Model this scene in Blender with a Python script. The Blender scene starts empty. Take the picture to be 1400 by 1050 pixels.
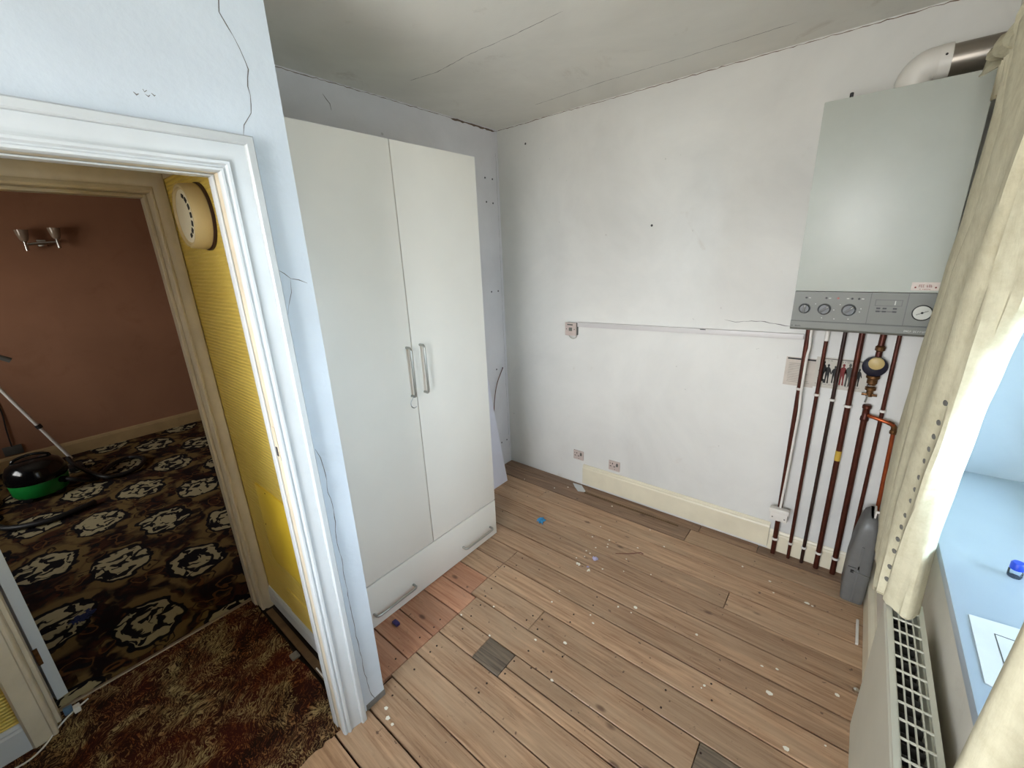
import bpy, bmesh, math, random
from mathutils import Vector, Matrix
random.seed(7)
C = bpy.context.scene.collection
SC = bpy.context.scene

# ------------------------------------------------------------------ camera
cd = bpy.data.cameras.new('camera'); cam = bpy.data.objects.new('camera', cd); C.objects.link(cam)
CR = Matrix(((0.7752630521, -0.1562625735, 0.6120042550), (0.6303987549, 0.2520942190, -0.7341974629), (-0.0395551497, 0.9550028863, 0.2939470654)))
cam.matrix_world = Matrix.Translation((2.1860, -2.5697, 1.7427)) @ CR.to_4x4()
cd.sensor_width = 36; cd.lens = 36 * 570.55 / 1400; cd.clip_start = 0.02
SC.camera = cam
# ------------------------------------------------------------------ daylight and exposure
w = bpy.data.worlds.new('overcast_sky'); SC.world = w; w.use_nodes = True
nt = w.node_tree; nt.nodes.clear()
o_ = nt.nodes.new('ShaderNodeOutputWorld'); bg = nt.nodes.new('ShaderNodeBackground')
tc = nt.nodes.new('ShaderNodeTexCoord'); sx = nt.nodes.new('ShaderNodeSeparateXYZ'); rp = nt.nodes.new('ShaderNodeValToRGB')
mr = nt.nodes.new('ShaderNodeMapRange'); mr.inputs['From Min'].default_value = -1
nt.links.new(tc.outputs['Generated'], sx.inputs[0]); nt.links.new(sx.outputs['Z'], mr.inputs['Value'])
nt.links.new(mr.outputs[0], rp.inputs[0]); nt.links.new(rp.outputs[0], bg.inputs[0]); nt.links.new(bg.outputs[0], o_.inputs[0])
e = rp.color_ramp.elements
e[0].position = 0.44; e[0].color = (0.50, 0.49, 0.47, 1)
e[1].position = 0.51; e[1].color = (0.98, 1.0, 1.03, 1)
n_ = e.new(0.84); n_.color = (0.72, 0.80, 0.90, 1)
n_ = e.new(1.0); n_.color = (0.34, 0.44, 0.56, 1)
bg.inputs['Strength'].default_value = 10.0
SC.view_settings.view_transform = 'Standard'; SC.view_settings.look = 'None'
SC.view_settings.gamma = 1; SC.view_settings.use_curve_mapping = False
SC.view_settings.exposure = 1.56
SC.cycles.use_denoising = True
SC.cycles.max_bounces = 10; SC.cycles.diffuse_bounces = 8; SC.cycles.transparent_max_bounces = 8
SC.cycles.sample_clamp_indirect = 8
def portal(name, loc, rot, sx_, sy_):
    l = bpy.data.lights.new(name, 'AREA'); l.shape = 'RECTANGLE'; l.size = sx_; l.size_y = sy_
    l.cycles.is_portal = True
    o = bpy.data.objects.new(name, l); C.objects.link(o); o.location = loc; o.rotation_euler = rot
# portals only tell the renderer where the main window and the added unseen ones are; they give no light of their own
portal('window_portal', (2.80, -1.60, 1.62), (0, math.pi/2, 0), 1.20, 1.78)
portal('added_hall_portal', (0.42, -4.26, 1.65), (math.pi/2, 0, 0), 0.60, 0.9)
portal('added_back_portal', (1.75, -4.06, 1.60), (math.pi/2, 0, 0), 1.20, 1.4)
portal('added_lounge_portal', (-2.2, -4.66, 1.55), (math.pi/2, 0, 0), 1.4, 1.1)

# ------------------------------------------------------------------ helpers
def lin(c):
    return tuple((x/12.92 if x <= 0.04045 else ((x+0.055)/1.055)**2.4) for x in c)
def rgb(r, g, b): return lin((r/255, g/255, b/255)) + (1,)
class N:
    def __init__(s, name):
        s.m = bpy.data.materials.new(name); s.m.use_nodes = True; s.t = s.m.node_tree
        s.b = s.t.nodes['Principled BSDF']; s.out = s.t.nodes['Material Output']
    def n(s, typ, **kw):
        k = s.t.nodes.new(typ)
        for a, v in kw.items():
            if a.startswith('i_'):
                key = a[2:].replace('_', ' ')
                k.inputs[int(key) if key.isdigit() else key].default_value = v
            else: setattr(k, a, v)
        return k
    def l(s, a, b): s.t.links.new(a, b)
    def coord(s, kind='Object', scale=(1, 1, 1), rot=(0, 0, 0)):
        t = s.n('ShaderNodeTexCoord'); m = s.n('ShaderNodeMapping')
        m.inputs['Scale'].default_value = scale; m.inputs['Rotation'].default_value = rot
        s.l(t.outputs[kind], m.inputs[0]); return m.outputs[0]
    def world(s, scale=(1, 1, 1), rot=(0, 0, 0)):
        t = s.n('ShaderNodeNewGeometry'); m = s.n('ShaderNodeMapping')
        m.inputs['Scale'].default_value = scale; m.inputs['Rotation'].default_value = rot
        s.l(t.outputs['Position'], m.inputs[0]); return m.outputs[0]
    def noise(s, vec, scale, detail=4, rough=.55, dist=0):
        k = s.n('ShaderNodeTexNoise'); k.inputs['Scale'].default_value = scale; k.inputs['Detail'].default_value = detail
        k.inputs['Roughness'].default_value = rough; k.inputs['Distortion'].default_value = dist
        s.l(vec, k.inputs['Vector']); return k.outputs['Fac']
    def ramp(s, fac, stops, interp='LINEAR'):
        k = s.n('ShaderNodeValToRGB'); k.color_ramp.interpolation = interp; e = k.color_ramp.elements
        while len(e) < len(stops): e.new(.5)
        for i, (p, c) in enumerate(stops):
            e[i].position = p; e[i].color = c if len(c) == 4 else tuple(c) + (1,)
        s.l(fac, k.inputs[0]); return k.outputs[0]
    def mix(s, fac, a, b, mode='MIX'):
        k = s.n('ShaderNodeMix', data_type='RGBA', blend_type=mode)
        for sock, v in ((k.inputs[0], fac), (k.inputs[6], a), (k.inputs[7], b)):
            if hasattr(v, 'is_output'): s.l(v, sock)
            else: sock.default_value = v
        return k.outputs[2]
    def math(s, op, a, b=0.0, c=0.0):
        k = s.n('ShaderNodeMath', operation=op)
        for sock, v in zip(k.inputs, (a, b, c)):
            if hasattr(v, 'is_output'): s.l(v, sock)
            else: sock.default_value = v
        return k.outputs[0]
    def bump(s, h, strength=.3, dist=.002):
        k = s.n('ShaderNodeBump'); k.inputs['Strength'].default_value = strength; k.inputs['Distance'].default_value = dist
        s.l(h, k.inputs['Height']); s.l(k.outputs[0], s.b.inputs['Normal'])
def plain(name, col, rough=.5, metal=0, var=.06, bump=0, vs=8, spec=None, coat=0):
    k = N(name); v = k.coord()
    c2 = tuple(x*(1-var*3) for x in col[:3]) + (1,)
    f = k.noise(v, vs, 5, .6)
    k.l(k.mix(k.ramp(f, [(.35, (0, 0, 0)), (.75, (1, 1, 1))]), col, c2), k.b.inputs['Base Color'])
    k.b.inputs['Roughness'].default_value = rough; k.b.inputs['Metallic'].default_value = metal
    if spec is not None: k.b.inputs['Specular IOR Level'].default_value = spec
    if coat: k.b.inputs['Coat Weight'].default_value = coat; k.b.inputs['Coat Roughness'].default_value = .15
    if bump: k.bump(k.noise(v, vs*12, 3), bump, .001)
    return k.m
def plaster(name, col, grime=(120, 110, 95), g0=.62, g1=.95, bump=.25, rough=.85, spots=True):
    """painted plaster: blotchy tone, faint grime of its own shape, chips"""
    k = N(name); v = k.world()
    c = rgb(*col); cd_ = tuple(x*.84 for x in c[:3]) + (1,)
    base = k.mix(k.ramp(k.noise(v, 1.4, 6, .6, .4), [(.35, (0, 0, 0)), (.7, (1, 1, 1))]), c, cd_)
    g = k.ramp(k.noise(v, 3.1, 8, .72, .8), [(g0, (0, 0, 0)), (g1, (1, 1, 1))])
    base = k.mix(g, base, rgb(*grime))
    if spots:
        s = k.ramp(k.noise(v, 28, 2, .4), [(.765, (0, 0, 0)), (.80, (1, 1, 1))])
        base = k.mix(k.math('MULTIPLY', s, .35), base, rgb(120, 112, 104))
    k.l(base, k.b.inputs['Base Color']); k.b.inputs['Roughness'].default_value = rough
    h = k.math('ADD', k.noise(v, 60, 3), k.math('MULTIPLY', k.noise(v, 5, 3), 2.2))
    k.bump(h, bump, .002)
    return k.m
class MB:
    def __init__(s): s.v = []; s.f = []; s.mi = []
    def add(s, vs, fs, mi=0):
        n = len(s.v); s.v += [tuple(p) for p in vs]; s.f += [tuple(i+n for i in f) for f in fs]; s.mi += [mi]*len(fs); return s
    def box(s, x0, x1, y0, y1, z0, z1, mi=0, M=None):
        x0, x1 = sorted((x0, x1)); y0, y1 = sorted((y0, y1)); z0, z1 = sorted((z0, z1))
        vs = [Vector(p) for p in ((x0, y0, z0), (x1, y0, z0), (x1, y1, z0), (x0, y1, z0), (x0, y0, z1), (x1, y0, z1), (x1, y1, z1), (x0, y1, z1))]
        if M: vs = [M @ p for p in vs]
        return s.add(vs, [(3, 2, 1, 0), (4, 5, 6, 7), (0, 1, 5, 4), (1, 2, 6, 5), (2, 3, 7, 6), (3, 0, 4, 7)], mi)
    def tube(s, pts, r, n=10, mi=0, cap=True, up=None):
        pts = [Vector(p) for p in pts]; rs = r if isinstance(r, (list, tuple)) else [r]*len(pts)
        vs = []; fs = []; prev = None
        for i, p in enumerate(pts):
            d = (pts[min(i+1, len(pts)-1)] - pts[max(i-1, 0)]).normalized()
            if prev is None:
                a = Vector((0, 0, 1)) if abs(d.z) < .9 else Vector((1, 0, 0))
                u = d.cross(a).normalized()
            else: u = (prev - d*prev.dot(d)).normalized()
            prev = u; v = d.cross(u)
            for j in range(n):
                t = 2*math.pi*j/n; vs.append(p + (u*math.cos(t) + v*math.sin(t))*rs[i])
        for i in range(len(pts)-1):
            for j in range(n):
                a, b = i*n+j, i*n+(j+1) % n; fs.append((a, b, b+n, a+n))
        if cap: fs.append(tuple(range(n-1, -1, -1))); fs.append(tuple((len(pts)-1)*n+j for j in range(n)))
        return s.add(vs, fs, mi)
    def lathe(s, prof, M=None, n=24, mi=0):
        """prof: (radius, height) along local z; M places it"""
        M = M or Matrix(); vs = []; fs = []
        for r, h in prof:
            for j in range(n):
                t = 2*math.pi*j/n; vs.append(M @ Vector((r*math.cos(t), r*math.sin(t), h)))
        for i in range(len(prof)-1):
            for j in range(n):
                a, b = i*n+j, i*n+(j+1) % n; fs.append((a, b, b+n, a+n))
        fs.append(tuple(range(n-1, -1, -1))); fs.append(tuple((len(prof)-1)*n+j for j in range(n)))
        return s.add(vs, fs, mi)
    def prism(s, poly, M, h, mi=0):
        """poly in local xy, extruded 0..h along local z"""
        n = len(poly); vs = [M @ Vector((x, y, 0)) for x, y in poly] + [M @ Vector((x, y, h)) for x, y in poly]
        fs = [tuple(range(n-1, -1, -1)), tuple(range(n, 2*n))] + [(i, (i+1) % n, n+(i+1) % n, n+i) for i in range(n)]
        return s.add(vs, fs, mi)
ORG = {}
def tag(o, label=None, cat=None, group=None, kind=None):
    if label: o['label'] = label
    if cat: o['category'] = cat
    if group: o['group'] = group
    if kind: o['kind'] = kind
    return o
def thing(name, loc, label, cat, group=None, kind=None):
    o = bpy.data.objects.new(name, None); o.empty_display_size = .05; C.objects.link(o); o.location = loc
    ORG[o.name] = Vector(loc); return tag(o, label, cat, group, kind)
def build(name, mb, mats, parent=None, bevel=0, smooth=False, label=None, cat=None, group=None, kind=None, seg=2, origin=None):
    me = bpy.data.meshes.new(name); vs = [Vector(v) for v in mb.v]
    if parent is not None: org = ORG[parent.name]
    elif origin is not None: org = Vector(origin)
    else: org = Vector((sum(v.x for v in vs)/len(vs), sum(v.y for v in vs)/len(vs), min(v.z for v in vs)))
    me.from_pydata([v - org for v in vs], [], mb.f)
    mats = mats if isinstance(mats, (list, tuple)) else [mats]
    for m in mats: me.materials.append(m)
    for p, i in zip(me.polygons, mb.mi): p.material_index = i
    bm = bmesh.new(); bm.from_mesh(me); bmesh.ops.recalc_face_normals(bm, faces=bm.faces)
    if bevel:
        ed = [e for e in bm.edges if len(e.link_faces) == 2 and e.calc_face_angle(0) > .6]
        bmesh.ops.bevel(bm, geom=ed, offset=bevel, segments=seg, profile=.6, affect='EDGES', clamp_overlap=True)
    bm.to_mesh(me); bm.free()
    o = bpy.data.objects.new(name, me); C.objects.link(o)
    if parent is not None: o.parent = parent
    else: o.location = org
    ORG[o.name] = org
    if smooth or bevel:
        for p in me.polygons: p.use_smooth = True
        me.set_sharp_from_angle(angle=math.radians(40))
    return tag(o, label, cat, group, kind)
def one(name, mb, mats, label, cat, **k): return build(name, mb, mats, None, label=label, cat=cat, **k)
def struct(name, mb, mats, parent=None, **k): return build(name, mb, mats, parent, kind=None if parent else 'structure', **k)
def box1(*a): return MB().box(*a)
def axis_y(x, y, z):   # local z -> world -y (towards the room from the far wall)
    return Matrix.Translation((x, y, z)) @ Matrix.Rotation(math.pi/2, 4, 'X')
def axis_x(x, y, z):   # local z -> +x
    return Matrix.Translation((x, y, z)) @ Matrix.Rotation(math.pi/2, 4, 'Y')
def spline(pts, k=8):
    P = [Vector(p) for p in pts]; P = [P[0]*2-P[1]] + P + [P[-1]*2-P[-2]]; out = []
    for i in range(1, len(P)-2):
        for j in range(k):
            t = j/k; a, b, c, d = P[i-1], P[i], P[i+1], P[i+2]
            out.append(.5*((2*b) + (c-a)*t + (2*a-5*b+4*c-d)*t*t + (3*b-a-3*c+d)*t**3))
    out.append(P[-2]); return out

# ------------------------------------------------------------------ materials
M = {}
M['wall_far'] = plaster('far_wall_paint', (222, 221, 216), (176, 160, 142), .64, 1.05)
M['wall_left'] = plaster('left_wall_paint', (224, 222, 224), (150, 132, 118), .63, 1.0)
M['wall_door'] = plaster('door_wall_paint', (202, 211, 219), (172, 180, 184), .6, 1.0, .35, .6, False)
M['wall_right'] = plaster('window_wall_paint', (214, 208, 196), (150, 132, 112), .6, 1.0, .2, .5, False)
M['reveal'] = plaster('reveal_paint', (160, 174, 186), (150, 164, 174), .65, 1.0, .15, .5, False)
M['ceiling'] = plaster('ceiling_paint', (226, 224, 216), (150, 136, 118), .60, 1.05, .2, .9, False)
M['gloss'] = plain('white_gloss_paint', rgb(194, 198, 199), .3, var=.03, bump=.15, vs=6)
M['gloss_old'] = plain('aged_cream_gloss', rgb(208, 196, 172), .35, var=.07, bump=.2, vs=7)
M['cream_skirt'] = plain('cream_skirting_paint', rgb(226, 217, 192), .4, var=.05, bump=.1, vs=4)
M['brownwall'] = plaster('lounge_wall_paint', (152, 110, 84), (124, 86, 60), .55, 1.0, .2, .85, False)
M['lounge_skirt'] = plain('lounge_skirting_paint', rgb(176, 150, 108), .5, var=.06)
M['crack'] = plain('crack_grey', rgb(112, 108, 106), .95, var=.1, vs=60)  # mid grey for the crack lines
M['ceiling_line'] = plain('dark_ceiling_line', rgb(120, 100, 84), .95, var=.15, vs=40)  # darker line along the tops of the walls
M['dark'] = plain('dark_plastic', rgb(24, 23, 23), .45, var=.1)
M['hole'] = plain('screw_hole_grey', rgb(62, 60, 62), .8)
M['white_plastic'] = plain('white_plastic', rgb(222, 218, 210), .38, var=.04)
M['socket'] = plain('aged_socket_plastic', rgb(196, 180, 172), .4, var=.05, vs=30)
M['copper'] = plain('tarnished_copper_pipe', rgb(90, 44, 31), .38, .55, var=.2, vs=14, bump=.15)
M['copper_dark'] = plain('dark_painted_pipe', rgb(54, 32, 25), .4, .3, var=.18, vs=14, bump=.15)
M['copper_new'] = plain('bright_copper_pipe', rgb(176, 88, 50), .33, .8, var=.12, vs=14)
M['brass'] = plain('aged_brass', rgb(120, 84, 50), .35, .75, var=.2, vs=60)
M['chrome'] = plain('brushed_steel', rgb(206, 206, 204), .18, 1.0, var=.05)
M['wand'] = plain('polished_wand_metal', rgb(232, 230, 226), .25, .25, var=.02)
M['steel'] = plain('galvanised_steel', rgb(168, 160, 150), .33, .9, var=.08, vs=5)
M['nickel'] = plain('satin_nickel_handle', rgb(178, 178, 172), .35, .9, var=.04)
M['boiler_white'] = plain('white_enamel', rgb(172, 175, 166), .38, var=.02)
M['boiler_grey'] = plain('grey_control_plastic', rgb(108, 109, 101), .45, var=.04)
M['boiler_grey2'] = plain('dark_grey_plastic', rgb(84, 84, 80), .45, var=.04)
M['knob'] = plain('charcoal_knob', rgb(78, 80, 80), .4, var=.04)
M['poster_paper'] = plain('yellowed_poster_paper', rgb(196, 190, 178), .8, var=.04)
M['paper'] = plain('white_paper', rgb(206, 208, 208), .8, var=.04)
M['ink'] = plain('black_print', rgb(28, 28, 28), .7)
M['ink_red'] = plain('red_print', rgb(120, 36, 34), .7)
M['ink_grey'] = plain('grey_print', rgb(74, 76, 70), .7)
M['pale'] = plain('pale_print', rgb(190, 190, 180), .6)
M['red_led'] = plain('red_indicator', rgb(150, 70, 58), .4)
M['wardrobe'] = plain('cream_laminate', rgb(230, 226, 216), .42, var=.015, bump=.04, vs=3)
M['wardrobe_edge'] = plain('cream_laminate_edge', rgb(196, 192, 172), .5, var=.02)
M['blue_fluff'] = plain('blue_lint', rgb(70, 150, 196), .95, var=.1, vs=60)
M['lilac'] = plain('lilac_flake', rgb(186, 180, 206), .8, var=.1, vs=40)
M['flake'] = plain('paint_flake', rgb(236, 230, 214), .7, var=.04)
M['brown_cable'] = plain('brown_cable_sheath', rgb(110, 66, 48), .5)
M['case'] = plain('grey_moulded_plastic', rgb(106, 106, 104), .4, var=.05, bump=.1, vs=20)
M['blackp'] = plain('black_rubber', rgb(12, 12, 13), .5)
M['black_gloss'] = plain('black_glossy_plastic', rgb(10, 10, 11), .15)
M['green'] = plain('green_plastic', rgb(24, 128, 52), .3, var=.04)
M['alarm'] = plain('yellowed_alarm_plastic', rgb(196, 176, 130), .5, var=.04)
M['alarm_face'] = plain('off_white_alarm_face', rgb(222, 214, 188), .5, var=.04)
M['maroon'] = plain('dark_maroon_base', rgb(46, 18, 16), .5)
M['blue'] = plain('blue_cap', rgb(20, 62, 190), .35)
M['navy'] = plain('navy_valve_body', rgb(20, 20, 38), .4)
M['cap'] = plain('beige_valve_cap', rgb(190, 166, 110), .45, var=.08, vs=30)
M['yellow_tape'] = plain('yellow_tape', rgb(196, 160, 60), .5)
M['wood_strip'] = plain('dusty_softwood', rgb(112, 86, 58), .8, var=.18, vs=10, bump=.3)
M['bare'] = plain('bare_grey_plaster', rgb(128, 124, 118), .9, var=.1, vs=20)
M['rad'] = plain('cream_radiator_enamel', rgb(196, 194, 178), .4, var=.02)
M['rad_in'] = plain('radiator_fins', rgb(84, 82, 76), .6, var=.1)
M['upvc'] = plain('white_upvc', rgb(236, 240, 244), .3, var=.01)
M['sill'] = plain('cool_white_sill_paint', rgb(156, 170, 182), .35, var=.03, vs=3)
M['rail'] = plain('white_curtain_track', rgb(232, 230, 226), .4)
M['threshold'] = plain('dull_aluminium_strip', rgb(150, 132, 110), .45, .5, var=.1)
M['floor_under'] = plain('dark_underfloor', rgb(38, 28, 22), .95)
M['brush'] = plain('putty_brown', rgb(120, 90, 64), .8, var=.15, vs=30)

def glass(name, tint=(1, 1, 1, 1)):
    k = N(name); t = k.t; t.nodes.remove(k.b)
    tr = k.n('ShaderNodeBsdfTransparent'); gl = k.n('ShaderNodeBsdfGlossy'); mx = k.n('ShaderNodeMixShader'); fr = k.n('ShaderNodeFresnel')
    tr.inputs[0].default_value = tint; gl.inputs['Roughness'].default_value = .02; fr.inputs[0].default_value = 1.45
    k.l(fr.outputs[0], mx.inputs[0]); k.l(tr.outputs[0], mx.inputs[1]); k.l(gl.outputs[0], mx.inputs[2]); k.l(mx.outputs[0], k.out.inputs[0]); return k.m
M['glass'] = glass('window_glass'); M['glass_tint'] = glass('blue_dimming_glass', (.66, .74, .80, 1)); M['glass_dim'] = glass('dimming_glass', (.75, .72, .68, 1)); M['glass_hall'] = glass('dimming_hall_glass', (.5, .48, .45, 1)); M['clear'] = glass('clear_plastic', (.86, .9, .95, 1)); M['frost'] = plain('lamp_glass', rgb(150, 134, 118), .2, spec=.8)

# floorboards: worn pine, tone and grain differ board by board
def board_mat(name, a, b, c):
    k = N(name); oi = k.n('ShaderNodeObjectInfo'); rnd = oi.outputs['Random']
    g = k.n('ShaderNodeNewGeometry'); cb = k.n('ShaderNodeCombineXYZ')
    k.l(k.math('MULTIPLY', rnd, 37.0), cb.inputs[0]); k.l(k.math('MULTIPLY', rnd, 11.0), cb.inputs[2])
    ad = k.n('ShaderNodeVectorMath', operation='ADD'); k.l(g.outputs['Position'], ad.inputs[0]); k.l(cb.outputs[0], ad.inputs[1])
    def mp(scale):
        m = k.n('ShaderNodeMapping'); m.inputs['Scale'].default_value = scale; k.l(ad.outputs[0], m.inputs[0]); return m.outputs[0]
    grain = k.noise(mp((1.3, 26, 1)), 3.0, 8, .62, .5)
    big = k.noise(mp((1.0, 3.2, 1)), 2.2, 5, .6, .6)
    base = k.mix(k.ramp(grain, [(.36, (0, 0, 0)), (.62, (1, 1, 1))]), a, tuple(x*.86 for x in b[:3]) + (1,))
    base = k.mix(k.ramp(big, [(.42, (0, 0, 0)), (.8, (1, 1, 1))]), base, c)
    tone = k.math('ADD', k.math('MULTIPLY', rnd, .30), .84)
    hs = k.n('ShaderNodeHueSaturation'); k.l(base, hs.inputs['Color']); k.l(tone, hs.inputs['Value']); base = hs.outputs[0]
    # knots
    vo = k.n('ShaderNodeTexVoronoi'); vo.inputs['Scale'].default_value = 5.6; k.l(mp((.62, 1.3, 1)), vo.inputs['Vector'])
    kn = k.ramp(vo.outputs['Distance'], [(.045, (1, 1, 1)), (.10, (0, 0, 0))])
    base = k.mix(k.math('MULTIPLY', kn, .75), base, rgb(74, 46, 30))
    # small dark nail and worm marks
    sp = k.ramp(k.noise(mp((1, 1, 1)), 46, 1, .3), [(.765, (0, 0, 0)), (.79, (1, 1, 1))])
    base = k.mix(k.math('MULTIPLY', sp, .7), base, rgb(58, 38, 28))
    # grime streaks
    gs = k.ramp(k.noise(mp((1.2, 4, 1)), 7, 6, .7, 1.0), [(.60, (0, 0, 0)), (.80, (1, 1, 1))])
    base = k.mix(k.math('MULTIPLY', gs, .7), base, rgb(96, 74, 58))
    ps_ = k.ramp(k.noise(mp((.7, 9, 1)), 3.4, 3, .5, .4), [(.58, (0, 0, 0)), (.72, (1, 1, 1))])
    base = k.mix(k.math('MULTIPLY', ps_, .45), base, tuple(min(1, x*1.35) for x in a[:3]) + (1,))
    dk = k.ramp(k.noise(mp((2.2, 5, 1)), 13, 4, .6, 1.5), [(.66, (0, 0, 0)), (.74, (1, 1, 1))])
    base = k.mix(k.math('MULTIPLY', dk, .55), base, rgb(70, 52, 40))
    k.l(base, k.b.inputs['Base Color'])
    k.l(k.ramp(grain, [(.3, (.42,)*3), (.8, (.62,)*3)]), k.b.inputs['Roughness'])
    k.bump(grain, .28, .0015); return k.m
M['board'] = board_mat('worn_pine_board', rgb(184, 150, 118), rgb(156, 120, 90), rgb(170, 144, 116))
M['board_red'] = board_mat('reddish_pine_board', rgb(188, 138, 106), rgb(168, 112, 82), rgb(178, 134, 106))
M['board_grey'] = board_mat('greyed_board', rgb(128, 112, 94), rgb(72, 62, 52), rgb(112, 98, 82))
M['board_dirty'] = board_mat('dirty_board', rgb(156, 126, 100), rgb(128, 98, 76), rgb(124, 100, 80))

# embossed yellow wallpaper: fine horizontal ribbing
k = N('yellow_wallpaper'); v = k.world()
base = k.mix(k.ramp(k.noise(v, 2.2, 6, .6, .5), [(.35, (0, 0, 0)), (.75, (1, 1, 1))]), rgb(222, 196, 98), rgb(204, 174, 76))
k.l(base, k.b.inputs['Base Color']); k.b.inputs['Roughness'].default_value = .42
wv = k.n('ShaderNodeTexWave', bands_direction='Z'); wv.inputs['Scale'].default_value = 22; wv.inputs['Distortion'].default_value = 1.8
wv.inputs['Detail'].default_value = 3; wv.inputs['Detail Scale'].default_value = 2.5; k.l(k.world((.35, 1, 1)), wv.inputs['Vector'])
k.bump(wv.outputs['Fac'], .95, .003); M['yellow'] = k.m
M['yellow_gloss'] = plain('yellow_gloss_panel', rgb(232, 198, 60), .3, var=.05, vs=5, bump=.3)

# hall carpet: brown, rust and straw heather sprigs
k = N('heather_carpet'); v = k.world((1, 1, 1), (0, 0, .6))
wob = k.n('ShaderNodeTexNoise'); wob.inputs['Scale'].default_value = 6; wob.inputs['Detail'].default_value = 3; k.l(v, wob.inputs['Vector'])
vm = k.n('ShaderNodeVectorMath', operation='MULTIPLY_ADD'); k.l(wob.outputs['Color'], vm.inputs[0]); vm.inputs[1].default_value = (.22, .22, .22); k.l(v, vm.inputs[2])
mp = k.n('ShaderNodeMapping'); mp.inputs['Scale'].default_value = (1, 3.2, 1); k.l(vm.outputs[0], mp.inputs[0])
fine = k.noise(mp.outputs[0], 34, 5, .65, 2.0)
patch = k.noise(v, 6.5, 4, .6, .6); patch2 = k.noise(v, 4.1, 3, .5)
dark = k.mix(k.ramp(patch2, [(.4, (0, 0, 0)), (.6, (1, 1, 1))]), rgb(36, 20, 14), rgb(58, 24, 18))
light = k.mix(k.ramp(patch, [(.4, (0, 0, 0)), (.62, (1, 1, 1))]), rgb(134, 78, 44), rgb(160, 140, 98))
thr = k.math('ADD', fine, k.math('MULTIPLY', k.math('SUBTRACT', patch, .5), .30))
f = k.ramp(thr, [(.50, (0, 0, 0)), (.60, (1, 1, 1))])
k.l(k.mix(f, dark, light), k.b.inputs['Base Color']); k.b.inputs['Roughness'].default_value = .95
k.b.inputs['Specular IOR Level'].default_value = .1
k.bump(k.noise(v, 260, 2), .8, .004); M['carpet_hall'] = k.m

# lounge carpet: cream oval medallions with dark scrolls on brown
k = N('medallion_carpet'); g = k.n('ShaderNodeNewGeometry')
wn = k.n('ShaderNodeTexNoise'); wn.inputs['Scale'].default_value = 9; wn.inputs['Detail'].default_value = 2; k.l(g.outputs['Position'], wn.inputs['Vector'])
vm = k.n('ShaderNodeVectorMath', operation='MULTIPLY_ADD'); k.l(wn.outputs['Color'], vm.inputs[0]); vm.inputs[1].default_value = (.13, .13, 0); k.l(g.outputs['Position'], vm.inputs[2])
sp = k.n('ShaderNodeSeparateXYZ'); k.l(vm.outputs[0], sp.inputs[0]); X, Y = sp.outputs[0], sp.outputs[1]
def cell(ox, oy):
    u = k.math('SUBTRACT', k.math('FRACT', k.math('DIVIDE', k.math('ADD', X, ox), .72)), .5)
    w_ = k.math('SUBTRACT', k.math('FRACT', k.math('DIVIDE', k.math('ADD', Y, oy), .60)), .5)
    u = k.math('MULTIPLY', u, .72/.205); w_ = k.math('MULTIPLY', w_, .60/.165)
    return k.math('SQRT', k.math('ADD', k.math('MULTIPLY', u, u), k.math('MULTIPLY', w_, w_)))
d = k.math('MINIMUM', cell(1.12+.36-.065, 2.48+.30-.065), cell(1.12-.065+.72, 2.48-.065+.6))
def band(v, a, b_, soft=.02): return k.ramp(k.math('MULTIPLY', v, .5), [(max(0, a/2-soft/2), (0, 0, 0)), (a/2, (1, 1, 1)), (b_/2, (1, 1, 1)), (b_/2+soft/2, (0, 0, 0))])
wd_ = vm.outputs[0]
blob = k.ramp(k.noise(wd_, 15, 1.5, .4, .9), [(.535, (0, 0, 0)), (.55, (1, 1, 1))])
nA = k.noise(wd_, 9, 2, .5, .5)
curl = k.math('MULTIPLY', band(d, .40, .50), k.ramp(nA, [(.46, (0, 0, 0)), (.48, (1, 1, 1))]))
vo = k.n('ShaderNodeTexVoronoi'); vo.inputs['Scale'].default_value = 7.5; k.l(wd_, vo.inputs['Vector']); V1 = vo.outputs['Distance']
r1 = k.ramp(V1, [(.27, (0, 0, 0)), (.285, (1, 1, 1)), (.34, (1, 1, 1)), (.355, (0, 0, 0))])
r2 = k.ramp(V1, [(.05, (0, 0, 0)), (.07, (1, 1, 1)), (.12, (1, 1, 1)), (.14, (0, 0, 0))])
bgn = k.noise(k.world(), 4.5, 3, .6, 1.0)
ground = k.mix(k.ramp(bgn, [(.42, (0, 0, 0)), (.6, (1, 1, 1))]), rgb(30, 18, 18), rgb(62, 36, 24))
ground = k.mix(k.ramp(k.noise(wd_, 24, 3, .6), [(.52, (0, 0, 0)), (.58, (1, 1, 1))]), ground, rgb(26, 22, 24))
ground = k.mix(k.math('MULTIPLY', r1, .85), ground, rgb(96, 66, 38))
halo = k.math('MULTIPLY', band(d, .0, 1.16, .26), k.ramp(k.noise(wd_, 6, 2, .5, .8), [(.43, (0, 0, 0)), (.51, (1, 1, 1))]))
tan_ = k.mix(k.math('MAXIMUM', k.math('MULTIPLY', r1, .9), k.math('MULTIPLY', r2, .9)), rgb(108, 88, 54), rgb(28, 19, 19))
col = k.mix(halo, ground, tan_)
cream = k.mix(k.math('MAXIMUM', blob, curl), rgb(160, 150, 118), rgb(22, 20, 24))
col = k.mix(band(d, 0, .84), col, cream); col = k.mix(band(d, .80, .91), col, rgb(20, 18, 22))
k.l(col, k.b.inputs['Base Color']); k.b.inputs['Roughness'].default_value = .95; k.b.inputs['Specular IOR Level'].default_value = .1
k.bump(k.noise(k.world(), 260, 2), .6, .004); M['carpet_lounge'] = k.m

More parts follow.
